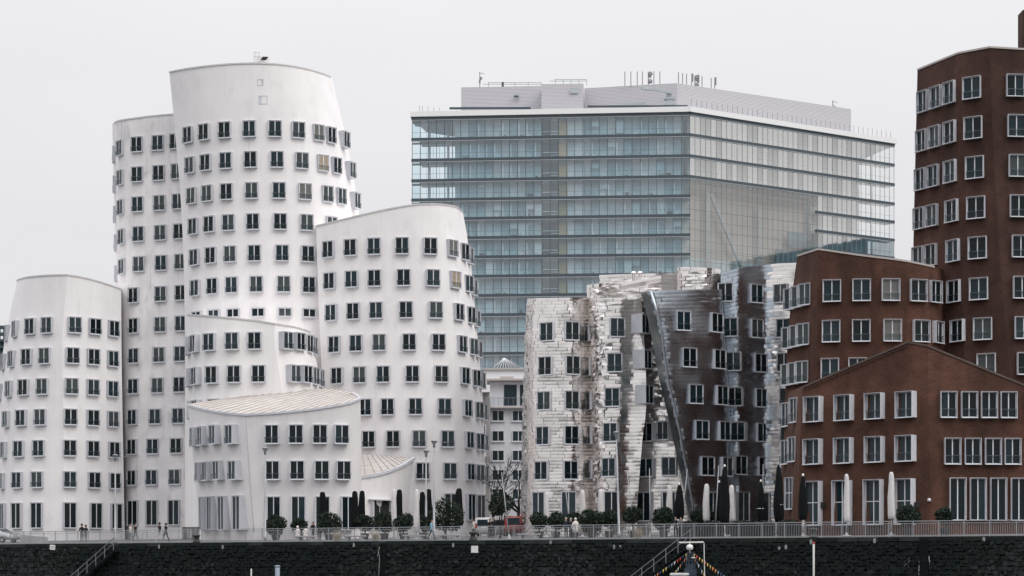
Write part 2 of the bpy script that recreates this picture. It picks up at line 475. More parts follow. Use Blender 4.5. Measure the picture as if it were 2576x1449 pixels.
obj("opposite_bank", b, M['bank'], label="low bank of the harbour behind the viewpoint", kind="structure")

# ------------------------------------------------------------------ towers
def part(name, bm, mats, root, **props):
    o = obj(name, bm, mats, root, **props); o.location = -root.location
    return o

def tower(name, label, cat, cols, wall, base_px, base_d, cop=None, z0=0.0, nt=14, n=5, top=True, group=None, coping_mat=None):
    S = Surf(cols, z0, nt, n)
    root = thing(name, label, cat, (X(base_px, base_d), base_d, z0), group)
    part("wall", S.bm(top=top), wall, root)
    if cop: part("coping", S.coping(S.idx[cop[0]], S.idx[cop[1]]), coping_mat or M['coping'], root)
    return root, S

def grid(root, S, rows, cols, dref, **kw):
    """windows: rows = heights in the row of the reference depth; cols = one list of bearings per column (None = no window)"""
    for c in cols:
        o = dict(kw)
        if isinstance(c, tuple): c, extra = c; o.update(extra)
        for r, px in enumerate(c):
            if px is None: continue
            w = dict(o)
            y = rows[r]; pp = w.pop('panes', None)
            if pp and r in pp: w['pane'] = pp[r]
            if isinstance(y, tuple): y, ex = y; w.update(ex)
            window(root, S, px, z=Zy(y, dref), **w)

T_, F_ = True, False
B0 = 1352
A1, S1 = tower("white_office_tower", "low white curved office block with a creased roofline, leftmost of the white towers", "building", [
    (238, [(707, 75), (B0, 20)], T_),
    (222, [(707, 43), (800, 23), (900, 5), (1060, -12), (B0, -24)], F_),
    (215, [(701, 53), (800, 34), (900, 17), (1060, 1), (B0, -8)], F_),
    (211.5, [(696, 77), (800, 62), (900, 47), (1060, 32), (B0, 24)], F_),
    (209.8, [(692, 122), (820, 118), (900, 110), (1060, 98), (B0, 90)], F_),
    (209.0, [(691, 170), (850, 157), (1000, 159), (B0, 163)], T_),
    (209.8, [(697, 206), (900, 202), (B0, 200)], F_),
    (210.8, [(706, 242), (900, 238), (B0, 238)], F_),
    (213.5, [(727, 305), (900, 306), (B0, 314)], T_),
    (240, [(727, 295), (B0, 300)], T_)], M['white'], 120, 214, (1, 8))
tallA = dict(tall=1, H=2.95, pane=0)
grid(A1, S1, [819, 896, 973, 1050, 1128, 1207, (1297, tallA)], [
    [20, 11, 2], [41, 32, 25, 18, 12, 7, 9], [78, 69, 61, 55, 49, 45, 44], ([120, 114, 108, 103, 99, 95, 94], dict(panes={0: 3, 1: 3, 2: 3, 3: 3})),
    [188, 183, 180, 177, 175, 175, 175], [238, 234, 233, 233, 233, 236, 240], [284, 282, 281, 282, 285, 287, 291]], 209.8, W=1.5, H=1.85, pr=.36)

A2, S2 = tower("white_office_tower", "slim white tower with stained lower walls between the low block and the tallest tower", "building", [
    (236, [(312, 300), (B0, 320)], T_),
    (220, [(310, 287), (500, 291), (727, 297), (900, 305), (B0, 312)], F_),
    (216.4, [(303, 301), (700, 307), (B0, 318)], F_),
    (215, [(299, 325), (700, 330), (B0, 327)], F_),
    (214.2, [(293, 370), (700, 374), (B0, 360)], F_),
    (213.6, [(289, 410), (700, 416), (B0, 400)], F_),
    (212.8, [(286, 450), (700, 458), (B0, 440)], F_),
    (212.5, [(283, 500), (B0, 500)], T_),
    (238, [(283, 510), (B0, 510)], T_)], M['white_stained'], 390, 218, (1, 7))
grid(A2, S2, [360, 435.5, 511, 586, 662, 740, 817, 893, 970, 1048, 1123, 1201, (1290, tallA)], [
    ([289, 290, 291, 293, 294], dict(yaw=-82)), [303, 304, 305, 307, 308],
    [345, 346, 347, 349, 350, 337, 337, 337, 336, 334, 333, 333, 335],
    ([398, 400, 402, 404, 406, 405, 404, 401, 397, 391, 385, 382, 383], dict(panes={2: 3, 3: 3, 5: 2, 6: 3, 7: 3, 8: 3, 9: 2})),
    [442, 446, 449, 452, 455, 456, 456, 454, 452, 449, 444, 440, 438]], 213.8, W=1.5, H=1.8, pr=.26)

A3, S3 = tower("white_office_tower", "tallest white tower with a blank curved crown and flaring right side", "building", [
    (240, [(180, 470), (B0, 505)], T_),
    (210.2, [(181, 426), (340, 441), (510, 455), (700, 463), (1000, 466), (B0, 468)], T_),
    (208.6, [(175, 455), (340, 477), (700, 493), (B0, 500)], F_),
    (207.0, [(167, 510), (340, 527), (700, 545), (B0, 552)], F_),
    (206.0, [(160, 590), (330, 603), (700, 618), (B0, 625)], F_),
    (205.7, [(159, 650), (330, 668), (700, 690), (B0, 700)], F_),
    (206.2, [(163, 715), (330, 740), (700, 770), (B0, 775)], F_),
    (207.6, [(173, 770), (335, 800), (450, 816), (600, 835), (B0, 845)], F_),
    (209.6, [(184, 808), (345, 845), (450, 862), (600, 878), (B0, 885)], F_),
    (213.5, [(193, 831), (350, 868), (450, 886), (520, 897), (650, 905), (B0, 910)], F_),
    (222, [(195, 826), (350, 862), (450, 880), (520, 891), (650, 899), (B0, 905)], F_),
    (240, [(190, 795), (B0, 860)], T_)], M['white'], 640, 212, (1, 9), nt=18)
grid(A3, S3, [326, 403, 481, 559, 638, 716, (787, dict(H=1.02))], [
    [475, 480, 484, 488, 491, 493, 497], [515, 519, 523, 528, 532, 536, 540], [566, 569, 571, 576, 580, 584, 588],
    [628, 631, 634, 637, 641, 646, 650], ([692, 697, 702, 705, 710, 714, 717], dict(panes={0: 1, 5: 3, 6: 3})), ([750, 759, 767, 771, 774, 776, 777], dict(panes={0: 3, 1: 3, 2: 4, 3: 3, 4: 0, 5: 0, 6: 0})),
    ([800, 811, 823, 833], dict(yaw=34, W=1.35, panes={0: 4, 1: 5, 2: 3, 3: 3})), ([830, 844, 856], dict(yaw=48, W=1.3, pr=.42)), ([859, 874, 886], dict(yaw=63, W=1.3, pr=.8))], 206.0, W=1.5, H=1.84, pr=.34)
for px, y, s in ((655, 207, .62), (662, 251, .88)):                    # the two blind openings in the crown
    loc, n_ = S3.hit(px, y=y)
    b = bmesh.new(); a = math.atan2(n_.y, n_.x) + math.pi / 2
    for sx in (-1, 1): box(b, (sx * s / 2, 0, 0), (.05, .07, s + .05))
    for sz in (-1, 1): box(b, (0, .002, sz * s / 2), (s - .05, .066, .05))
    box(b, (0, .02, 0), (s - .05, .03, s - .05))
    o = obj("blind_panel", b, M['casing_w'], A3); o.location = loc - A3.location; o.rotation_euler = (0, 0, a)
# ladder cage and hooded vent on its roof
b = bmesh.new(); zr = Zy(163, 208)
for px, dd in ((639, 208), (644, 208), (653, 208), (641, 208.8), (651, 208.8)):
    bar(b, (X(px, dd), dd, zr), (X(px, dd), dd, Zy(131, dd)), .05)
for y in (131.5, 142):
    bar(b, (X(638.5, 208), 208, Zy(y, 208)), (X(654, 208), 208, Zy(y, 208)), .05); bar(b, (X(640, 208.8), 208.8, Zy(y, 208.8)), (X(652, 208.8), 208.8, Zy(y, 208.8)), .05)
tube(b, [(X(627, 208), 208, zr), (X(629, 208), 208, Zy(158, 208)), (X(640, 208), 208, Zy(155.5, 208))], .04, 6)
part("roof_ladder", b, M['coping'], A3)
b = bmesh.new()
x0, x1, x2, x3 = X(648, 208), X(662, 208), X(676, 208), X(669, 208)
zt, zb = Zy(147, 208), Zy(157.5, 208)
v0 = [b.verts.new(p) for p in ((x0, 207.2, zb), (x0, 207.2, zt + .0), (x2, 207.2, zt), (x3, 207.2, zb))]
v1 = [b.verts.new(p) for p in ((x0, 208.8, zb), (x0, 208.8, zt), (x2, 208.8, zt), (x3, 208.8, zb))]
for q in ((0, 1, 2, 3),): b.faces.new([v0[i] for i in q][::-1]); b.faces.new([v1[i] for i in q])
for i in range(4): b.faces.new((v0[i], v0[(i + 1) % 4], v1[(i + 1) % 4], v1[i]))
bmesh.ops.recalc_face_normals(b, faces=b.faces)
hood = part("vent_hood", b, M['coping'], A3)
b = bmesh.new()
m_ = [b.verts.new(p) for p in ((X(655, 207), 207.15, zb + .05), (X(661, 207), 207.15, zt - .05), (X(675, 207), 207.15, zt - .08), (X(669, 207), 207.15, zb + .05))]
r_ = bmesh.ops.extrude_face_region(b, geom=[b.faces.new(m_)])
for v in r_['geom']:
    if isinstance(v, bmesh.types.BMVert): v.co.y -= .04
o = obj("vent_mouth", b, M['dark'], hood)

A4, S4 = tower("white_office_tower", "broad white tower with a slanting roofline and bulging right side, right of the tallest tower", "building", [
    (236, [(568, 815), (B0, 845)], T_),
    (205.6, [(568, 795), (800, 803), (960, 810), (B0, 822)], T_),
    (204.1, [(556, 845), (800, 856), (B0, 880)], F_),
    (203.0, [(540, 910), (800, 925), (B0, 960)], F_),
    (202.4, [(523, 990), (800, 1012), (B0, 1050)], F_),
    (202.4, [(514, 1050), (800, 1075), (B0, 1110)], F_),
    (203.0, [(513, 1100), (800, 1128), (B0, 1165)], F_),
    (204.8, [(518, 1140), (680, 1155), (800, 1165), (B0, 1197)], F_),
    (208.5, [(530, 1160), (600, 1171), (680, 1181), (800, 1191), (920, 1201), (1050, 1210), (B0, 1219)], F_),
    (218, [(532, 1157), (600, 1168), (800, 1188), (1050, 1207), (B0, 1216)], F_),
    (238, [(530, 1130), (B0, 1185)], T_)], M['white'], 1020, 206, (1, 9), nt=18)
grid(A4, S4, [619, 699, 780, 861, 941, 1023, 1104, 1185, (1275, tallA)], [
    [828, 831, 835, 843, 850], [883, 886, 890, 897, 906, 920, 929], [942, 943, 947, 955, 965, 976, 990],
    [1012, 1016, 1022, 1030, 1038, 1046, 1055, 1064], ([1082, 1089, 1096, 1103, 1110, 1118, 1126, 1132, 1134], dict(panes={2: 3})),
    ([1136, 1143, 1152, 1160, 1167, 1173, 1178, 1180, 1182], dict(panes={0: 4, 1: 5, 2: 0, 3: 0})), ([1165, 1175, 1181, 1187, 1194, 1201, 1203, 1203, 1205], dict(yaw=54, pr=.42)),
    ([1177, 1187, 1194, 1199, 1207, 1212, 1214, 1215], dict(yaw=66, pr=.45))], 202.4, W=1.52, H=1.86, pr=.36)

A5, S5 = tower("white_office_tower", "short bright white block with two rows of windows in front of the tallest tower", "building", [
    (214, [(795, 487), (B0, 490)], T_),
    (203, [(791, 472), (870, 468), (1000, 466), (B0, 465)], F_),
    (199, [(791.5, 479), (B0, 476)], F_),
    (197, [(793, 501), (B0, 506)], F_),
    (195.8, [(796, 541), (B0, 552)], F_),
    (195.2, [(801, 595), (B0, 610)], F_),
    (194.9, [(807, 650), (B0, 678)], F_),
    (194.4, [(814, 692), (860, 691), (1000, 712), (B0, 745)], T_),
    (195.4, [(822, 738), (870, 750), (960, 771), (B0, 800)], F_),
    (197.7, [(831, 769), (870, 778), (960, 796), (B0, 818)], F_),
    (203, [(839, 779), (880, 788), (960, 806), (B0, 826)], F_),
    (216, [(842, 774), (B0, 815)], T_)], M['white_clean'], 640, 199, (1, 10))
grid(A5, S5, [858, 941, 1024], [
    ([476, 479, 481], dict(yaw=-84)), ([493, 496, 498], dict(yaw=-58, pr=.5)), [529, 535, 541], [585, 590, 595], [642, 652, 662],
    ([719, 738, 757], dict(yaw=46, W=1.35, pr=.5)), ([750, 768, 782], dict(yaw=54, W=1.35, pr=.5)), ([774, 790, 802], dict(yaw=66, W=1.35, pr=.4)), ([787, 803], dict(yaw=76, W=1.35))], 195.0, W=1.5, H=1.86, pr=.42)

# front block with the leaf-shaped roof
A6, S6 = tower("white_office_block", "three storey white block with a pointed leaf shaped metal roof, nearest of the white group", "building", [
    ((188, 189), [(1018, 472), (1100, 480), (1200, 490), (1362, 507)], T_),
    ((184.5, 186), [(1030, 520), (1362, 553)], F_),
    ((182.3, 183.6), [(1038, 570), (1362, 600)], F_),
    ((181, 182.8), [(1042, 618), (1150, 625), (1362, 641)], T_),
    ((180.1, 182.2), [(1037, 700), (1362, 704)], F_),
    ((179.8, 182), [(1026, 800), (1362, 800)], F_),
    ((180.6, 182.6), [(1012, 880), (1362, 884)], F_),
    ((182, 183.6), [(1004, 902), (1362, 907)], F_),
    ((185, 185.5), [(998, 904), (1362, 909)], F_),
    (190, [(988, 888), (1362, 892)], T_),
    (195, [(978, 810), (1362, 815)], F_),
    (196, [(986, 710), (1362, 710)], F_),
    (195, [(997, 620), (1362, 620)], F_),
    (192, [(1008, 530), (1362, 540)], T_)], M['white'], 700, 186, None, nt=12, top=False)
tallF = dict(tall=1, H=3.3, pane=0)
grid(A6, S6, [1092, 1182, (1290, tallF)], [[686, 688, 691], [746, 749, 752], [805, 810, 812], [858, 863, 872]], 180, W=1.42, H=1.85, pr=.42, white=True, pane=0)
for yaw, pxs in ((-50, (585, 593, 604)), (-55, (544, 553, 566)), (-61, (513, 525, 537)), (-70, (493, 506, 516))):
    for k, px in enumerate(pxs):
        d6 = 183 if px > 560 else 184.5
        window(A6, S6, px, z=Zy((1095, 1184, 1290)[k], d6), W=1.42, H=(1.9, 1.9, 3.4)[k], tall=(0, 0, 1)[k], pr=.55, yaw=yaw, pane=1)
# roof: sheet with standing seams between the front edge and the higher back edge
front = S6.grid[-1][S6.idx[0]:S6.idx[8] + 1]
back = list(reversed(S6.grid[-1][S6.idx[8]:])) 
def resample(pts, n):
    ln = [0.0]
    for a, c in zip(pts, pts[1:]): ln.append(ln[-1] + (c - a).length)
    o_ = []
    for k in range(n):
        t = ln[-1] * k / (n - 1); i = 0
        while i < len(ln) - 2 and ln[i + 1] < t: i += 1
        s = (t - ln[i]) / max(ln[i + 1] - ln[i], 1e-9); o_.append(pts[i].lerp(pts[i + 1], min(s, 1)))
    return o_
def leaf_roof(root, front, back, nseam, mroof, shift=4):
    """metal sheets between two edges, each sheet a part, a raised seam on every joint"""
    n = nseam + 1
    fr, bk = resample(front, n), resample(back, n)
    # seams run slanting: join front point k with back point k + shift
    for k in range(n - 1):
        b = bmesh.new(); rows = []
        for kk in (k, k + 1):
            p, q = fr[kk], bk[min(kk + shift, n - 1)] if kk + shift < n else bk[n - 1].lerp(fr[n - 1], (kk + shift - n + 1) / (shift + 1.0))
            rows.append([b.verts.new(p.lerp(q, s / 4) + Vector((0, 0, .03 * math.sin(s / 4 * math.pi)))) for s in range(5)])
        for s in range(4):
            try: b.faces.new((rows[0][s], rows[1][s], rows[1][s + 1], rows[0][s + 1]))
            except ValueError: pass
        part("roof_sheet", b, mroof, root)
        b = bmesh.new(); a0 = [v.copy() for v in (fr[k], bk[min(k + shift, n - 1)] if k + shift < n else bk[n - 1].lerp(fr[n - 1], (k + shift - n + 1) / (shift + 1.0)))]
        bar(b, a0[0] + Vector((0, 0, .06)), a0[1] + Vector((0, 0, .05)), .05, .06); part("seam", b, M['seam'], root)
    b = bmesh.new()                                  # first triangle at the tip
    p0, q = fr[0], [bk[i] for i in range(0, shift + 1)]
    vv = [b.verts.new(p) for p in [p0] + q]
    for i in range(1, len(vv) - 1): b.faces.new((vv[0], vv[i], vv[i + 1]))
    bmesh.ops.remove_doubles(b, verts=b.verts, dist=1e-4); part("roof_sheet", b, mroof, root)
M['roofmetal'] = mat("weathered_roof_metal", (0.56, 0.52, 0.49), 0.6, noise=(0.9, 0.22), streak=.1)
M['seam'] = mat("roof_seam", (0.43, 0.39, 0.37), 0.6)
leaf_roof(A6, front, back, 24, M['roofmetal'], 4)
part("coping", S6.coping(S6.idx[0], S6.idx[9], .10, .05, .16, .22), M['casing_w'], A6)
# hairline joint and wall lamp on the corner
b = bmesh.new(); tube(b, [S6.at(S6.idx[3], t / 10) + Vector((.0, -.02, 0)) for t in range(1, 11)], .035, 5)
part("corner_joint", b, M['coping'], A6)

A7, S7 = tower("white_entrance_annex", "small white annex with a drooping leaf roof and a dark entrance", "building", [
    (186, [(1201, 896), (1362, 896)], T_),
    (187, [(1192, 950), (1362, 944)], F_),
    (189.5, [(1175, 1000), (1362, 984)], F_),
    (194, [(1157, 1032), (1362, 1009)], F_),
    (196, [(1152, 1042), (1362, 1016)], T_),
    (199, [(1143, 900), (1362, 900)], T_)], M['white'], 960, 190, None, nt=8, top=False)
fr = S7.grid[-1][S7.idx[0]:S7.idx[4] + 1]; bk = [S7.grid[-1][S7.idx[5]].lerp(S7.grid[-1][S7.idx[4]], k / 8) for k in range(9)]
leaf_roof(A7, fr, bk, 12, M['roofmetal'], 0)
part("coping", S7.coping(S7.idx[0], S7.idx[4], .14, .06, .22, .2), M['casing_w'], A7)
loc, n_ = S7.hit(957, y=1297)
b = bmesh.new(); box(b, (0, .12, 0), (2.2, .3, 3.0), 0)
for sx in (-1, 1): box(b, (sx * 1.16, -.1, 0), (.12, .5, 3.1), 1)
box(b, (0, -.2, 1.56), (3.0, .7, .12), 1); box(b, (-.15, -.05, 0), (.06, .05, 3.0), 1)
e = obj("entrance", b, [M['dark'], M['casing_w']], A7); e.location = loc - A7.location; e.rotation_euler = (0, 0, math.atan2(n_.y, n_.x) + math.pi / 2)

# ------------------------------------------------------------------ polished metal building
def metal(name, base, rough, rs=0.35):
    m = bpy.data.materials.new(name); m.use_nodes = True
    t = m.node_tree; b = t.nodes["Principled BSDF"]; nn, ll = t.nodes.new, t.links.new
    b.inputs["Metallic"].default_value = 1.0; b.inputs["Base Color"].default_value = (*base, 1)
    co = nn("ShaderNodeTexCoord"); no = nn("ShaderNodeTexNoise"); no.inputs["Scale"].default_value = rs; no.inputs["Detail"].default_value = 5
    ll(co.outputs["Object"], no.inputs["Vector"])
    mr = nn("ShaderNodeMapRange"); mr.inputs[1].default_value = .35; mr.inputs[2].default_value = .7
    mr.inputs[3].default_value = rough; mr.inputs[4].default_value = rough + .2; ll(no.outputs[0], mr.inputs[0]); ll(mr.outputs[0], b.inputs["Roughness"])
    n2 = nn("ShaderNodeTexNoise"); n2.inputs["Scale"].default_value = 1.6; n2.inputs["Detail"].default_value = 3
    ll(co.outputs["Object"], n2.inputs["Vector"])
    bp = nn("ShaderNodeBump"); bp.inputs["Strength"].default_value = .12; bp.inputs["Distance"].default_value = .12
    ll(n2.outputs[0], bp.inputs["Height"]); ll(bp.outputs[0], b.inputs["Normal"])
    return m
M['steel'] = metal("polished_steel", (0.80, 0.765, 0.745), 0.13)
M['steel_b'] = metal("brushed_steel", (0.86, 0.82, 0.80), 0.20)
M['steel_dark'] = metal("steel_painted_dark_reflection", (0.50, 0.56, 0.62), 0.24)  # same steel, darkened: the mirrored brick's dark tone is put into the colour
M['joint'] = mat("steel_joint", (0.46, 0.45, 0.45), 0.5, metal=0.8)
M['steel_black'] = metal("steel_painted_black_reflection", (0.20, 0.23, 0.24), 0.25)  # same steel again; a near-black reflection is painted into this strip's colour
B = thing("metal_clad_building", "crumpled mirror steel building with white framed windows, between the white towers and the brick ones", "building", (X(1650, 190), 190, 0))
TILES = []
def metal_wing(cols, z0=0.0, nt=14, tiles=None, tw=1.35, th=0.37, crink=1.0, mi=0, zones=()):
    S = Surf(cols, z0, nt, 5)
    part("wall", S.bm(), M['joint'], B)
    u0, u1 = S.idx[tiles[0]], S.idx[tiles[1]]
    ztop = max(p.z for p in S.grid[-1][u0:u1 + 1]); H = ztop - z0
    nr = int(H / th)
    arc = [0.0]; mid = S.grid[S.nt // 2]
    for i in range(u0, u1): arc.append(arc[-1] + (mid[i + 1] - mid[i]).length)
    def u_of(a):
        a = min(max(a, 0), arc[-1]); i = 0
        while i < len(arc) - 2 and arc[i + 1] < a: i += 1
        return u0 + i + (a - arc[i]) / max(arc[i + 1] - arc[i], 1e-9)
    seed_ = len(TILES) * .37; fold = .075 if crink >= .9 and not callable(mi) else .015; amp = .07 if crink >= 1.0 and not callable(mi) else .03
    for r in range(nr):
        t0, t1 = r / nr, (r + 1) / nr; a = -rnd.uniform(0, tw)
        while a < arc[-1]:
            w = tw * rnd.uniform(.8, 1.25); a0, a1 = max(a, 0) + .005, min(a + w, arc[-1]) - .005; a += w
            if a1 - a0 < .06: continue
            ua, ub = u_of(a0), u_of(a1); pts = []
            fu, ft = (a0 + a1) / 2 / arc[-1], (t0 + t1) / 2; q = .06 + .08 * rnd.random()
            for z0u, z1u, z0t, z1t in zones:                       # crumpled patches
                e = min(fu - z0u, z1u - fu) * 8 + .4 * math.sin(ft * 21 + fu * 9) + .25 * math.sin(ft * 47); et = min(ft - z0t, z1t - ft) * 10 + .6
                q = max(q, min(1.6, max(0, min(e, et)) * 3.0) * rnd.uniform(.7, 2.0))
            q *= crink
            q0 = .12 * crink; q = q if q > .16 else 0.0
            k1, k2, k3, k4 = rnd.gauss(0, .010) * q0, rnd.gauss(0, .014) * q0, rnd.gauss(0.004, .010) * q0, rnd.gauss(0, .008) * q0
            nn_ = 7 if q > 0 else 4; ed = 1.0 if t1 < .985 else .15
            A_, B_, C_ = S.at(ua, t0), S.at(ub, t0), S.at(ua, t1)
            n_ = (B_ - A_).cross(C_ - A_).normalized()
            if n_.y > 0 and abs(n_.y) > .05: n_ = -n_
            for j in range(nn_):
                for i in range(nn_):
                    x, y = i / (nn_ - 1) * 2 - 1, j / (nn_ - 1) * 2 - 1
                    tt = t0 + (t1 - t0) * (.012 + .976 * (y * .5 + .5))
                    sp_ = S.at(ua + (ub - ua) * i / (nn_ - 1), tt); aa = a0 + (a1 - a0) * i / (nn_ - 1); zz_ = sp_.z
                    dn = mnoise.noise((aa * 1.25 + A_.x * 0, zz_ * 2.1, seed_)) + .45 * mnoise.noise((aa * 2.6, zz_ * 4.3, seed_ + 9))
                    pts.append(sp_ + n_ * (.10 + amp * q * dn * ed + fold * (mnoise.noise((aa * .75, zz_ * .42, seed_ + 4)) + .5 * mnoise.noise((aa * 1.7, zz_ * .9, seed_ + 6))) * ed + k1 * x + k2 * y + k3 * (1 - x * x) * (1 - y * y) * 1.5 + k4 * x * y - .005 * (abs(y) > .99)))
            TILES.append((pts, mi if not callable(mi) else mi((a0 + a1) / 2 / arc[-1]), (B_ - A_).length * (C_ - A_).length * abs(n_.y) / A_.y))
    return S
def tile_mesh(list_, name):
    v, f, mi = [], [], []
    for pts, m, _ in list_:
        o_ = len(v); v += pts; k = int(len(pts) ** .5 + .5)
        for j in range(k - 1):
            for i in range(k - 1):
                f.append((o_ + j * k + i, o_ + j * k + i + 1, o_ + j * k + i + k + 1, o_ + j * k + i + k)); mi.append(m)
    me = bpy.data.meshes.new(name); me.from_pydata(v, [], f)
    me.polygons.foreach_set("use_smooth", [True] * len(f)); me.update()
    return me, mi
BB = 1352
SB1 = metal_wing([(206, [(751, 1348), (BB, 1338)], T_),
    (188.5, [(751, 1336), (900, 1329), (1100, 1324), (BB, 1320)], F_),
    (185.2, [(750, 1351), (900, 1345), (BB, 1338)], F_),
    (184.2, [(750, 1385), (900, 1380), (BB, 1374)], F_),
    (183.6, [(749, 1432), (BB, 1432)], F_),
    (184.6, [(749, 1465), (BB, 1474)], F_),
    (185.6, [(749, 1479), (BB, 1492)], T_), (206, [(749, 1490), (BB, 1500)], T_)], tiles=(0, 6), crink=1.0, zones=((.33, .66, 0, 1),))
tallB = dict(tall=1, H=2.9)
kwB = dict(W=1.5, H=1.85, pr=.38, rc=.08, white=True)
grid(B, SB1, [833, 919, 1007, 1095, 1183, (1274, tallB)], [[1378, 1374, 1371, 1368, 1364, 1358], [1437, 1439, 1437, 1436, 1434, 1430]], 183.6, **kwB)
SB2 = metal_wing([(206, [(750, 1490), (BB, 1500)], T_),
    (185.4, [(750, 1478), (BB, 1490)], T_),
    (183.2, [(750, 1490), (1000, 1496), (BB, 1502)], F_),
    (181.8, [(750, 1518), (1000, 1518), (BB, 1520)], F_),
    (181.3, [(750, 1555), (1000, 1545), (BB, 1535)], F_),
    (181.8, [(750, 1588), (1000, 1582), (BB, 1566)], F_),
    (181.9, [(748, 1612), (850, 1620), (1022, 1626), (1106, 1616), (1272, 1603), (BB, 1600)], T_), (206, [(748, 1615), (BB, 1610)], T_)], tiles=(1, 6), crink=1.0, zones=((.24, .54, 0, 1),))
grid(B, SB2, [825, 913, 1000, 1088, 1176, (1274, tallB)], [[1552, 1547, 1541, 1537, 1534, 1538],
    ([1482, 1484, 1486, 1487, 1488], dict(yaw=-80, pr=.25, pane=4))], 181.4, **kwB)
SB5 = metal_wing([(206, [(750, 1600), (BB, 1600)], T_),
    (184.6, [(756, 1596), (BB, 1592)], T_), (183.9, [(756, 1640), (BB, 1640)], F_), (183.4, [(756, 1690), (BB, 1690)], F_),
    (183.2, [(756, 1745), (BB, 1765)], T_), (206, [(750, 1745), (BB, 1765)], T_)], tiles=(1, 4), crink=1.0, zones=((.1, .8, .45, 1),))
for px, y, yaw in ((1611, 816, 52), (1617, 905, 52), (1621, 993, 50)):
    window(B, SB2, px, y=y, W=1.4, H=1.85, pr=.7, rc=.08, yaw=yaw, white=True, pane=1)
for px, y, yaw in ((1636, 1088, -42), (1678, 1084, -46), (1632, 1177, -30), (1686, 1174, -18), (1626, 1275, -30), (1684, 1275, -15)):
    window(B, SB5, px, y=y, W=1.5, H=1.85 if y < 1200 else 2.9, tall=0 if y < 1200 else 1, pr=.75, rc=.08, yaw=yaw, white=True)
SB3 = metal_wing([(206, [(735, 1640), (BB, 1750)], T_),
    ((178.6, 181.4), [(736, 1614), (800, 1632), (940, 1658), (1080, 1690), (1250, 1726), (BB, 1739)], T_),
    ((175.6, 178.6), [(732, 1637), (817, 1661), (940, 1677), (1078, 1708), (1253, 1740), (BB, 1752)], T_),
    ((176.5, 179.5), [(730, 1700), (1000, 1735), (BB, 1785)], F_),
    ((177.3, 180.3), [(728, 1760), (1000, 1780), (BB, 1812)], F_),
    ((178.1, 181.1), [(728, 1800), (1000, 1815), (BB, 1838)], F_),
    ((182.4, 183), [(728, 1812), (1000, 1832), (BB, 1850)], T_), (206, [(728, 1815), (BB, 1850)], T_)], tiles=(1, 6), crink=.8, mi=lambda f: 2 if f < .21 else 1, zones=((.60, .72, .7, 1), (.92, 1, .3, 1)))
grid(B, SB3, [813, 903, 993, 1082, 1172, (1275, tallB)], [[1717, 1732, 1748, 1763, 1777, 1790], ([1800, 1807, 1813, 1819, 1825, 1832], {})], 178.4, **kwB)
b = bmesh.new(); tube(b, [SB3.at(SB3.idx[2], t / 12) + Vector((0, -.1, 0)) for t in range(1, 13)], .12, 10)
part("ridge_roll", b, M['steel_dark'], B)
SB4 = metal_wing([(206, [(686, 1825), (BB, 1845)], T_),
    (183, [(688, 1814), (BB, 1840)], T_), (182.6, [(676, 1852), (BB, 1862)], T_), (183.3, [(671, 1880), (BB, 1885)], F_),
    (184.4, [(667, 1925), (1000, 1922), (BB, 1918)], T_), (184.0, [(664, 1948), (BB, 1940)], F_), (183.2, [(662, 1985), (BB, 1975)], F_),
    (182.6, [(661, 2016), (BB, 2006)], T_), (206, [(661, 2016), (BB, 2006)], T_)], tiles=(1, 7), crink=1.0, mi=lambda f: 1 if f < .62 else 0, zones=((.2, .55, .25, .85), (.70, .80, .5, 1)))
grid(B, SB4, [738, 826, 912, 1000, 1087, 1172, (1275, tallB)], [[1826, 1838, 1846, 1850, 1857, 1860, 1866], [1900, 1901, 1910, 1912, 1915, 1918, 1920],
    [1966, 1973, 1975, 1981, 1983, 1985]], 183.4, **kwB)
PH1 = metal_wing([(204, [(692, 1515), (765, 1515)], T_), (196, [(692, 1508), (765, 1508)], T_), (195, [(689, 1600), (765, 1600)], F_), (196, [(686, 1712), (765, 1712)], T_), (204, [(686, 1712), (765, 1712)], T_)],
    z0=Zy(765, 196), nt=3, tiles=(1, 3), crink=.9, zones=((.1, .7, 0, 1),))
PH2 = metal_wing([(204, [(676, 1712), (745, 1712)], T_), (193, [(676, 1704), (745, 1704)], T_), (190, [(672, 1716), (745, 1716)], F_), (189.5, [(674, 1780), (745, 1780)], F_), (193, [(678, 1811), (745, 1811)], T_), (204, [(678, 1811), (745, 1811)], T_)],
    z0=Zy(750, 190), nt=3, tiles=(1, 4), crink=.8, zones=((.2, .95, 0, 1),))
PH3 = metal_wing([(196, [(718, 1484), (765, 1484)], T_), (190, [(717, 1478), (765, 1478)], T_), (189, [(714, 1500), (765, 1500)], F_), (190, [(712, 1530), (765, 1530)], T_), (196, [(712, 1530), (765, 1530)], T_)],
    z0=Zy(765, 190), nt=2, tiles=(1, 3), crink=1.0, zones=((.1, .8, 0, 1),))
TILES.sort(key=lambda t: -t[2])
B_off = -B.location
for t_ in TILES[:300]:
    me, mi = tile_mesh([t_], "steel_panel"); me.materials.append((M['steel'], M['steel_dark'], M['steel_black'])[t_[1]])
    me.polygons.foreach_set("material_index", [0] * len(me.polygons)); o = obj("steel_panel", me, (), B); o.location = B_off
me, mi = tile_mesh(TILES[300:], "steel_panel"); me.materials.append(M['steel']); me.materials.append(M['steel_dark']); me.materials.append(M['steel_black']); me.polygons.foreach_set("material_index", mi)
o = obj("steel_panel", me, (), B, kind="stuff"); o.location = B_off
b = bmesh.new()                                                         # slanting canopy between the roof pieces, two flues
bar(b, (X(1560, 190), 190, Zy(722, 190)), (X(1660, 190), 190, Zy(702, 190)), 3.0, .25)
part("roof_canopy", b, M['steel_b'], B)
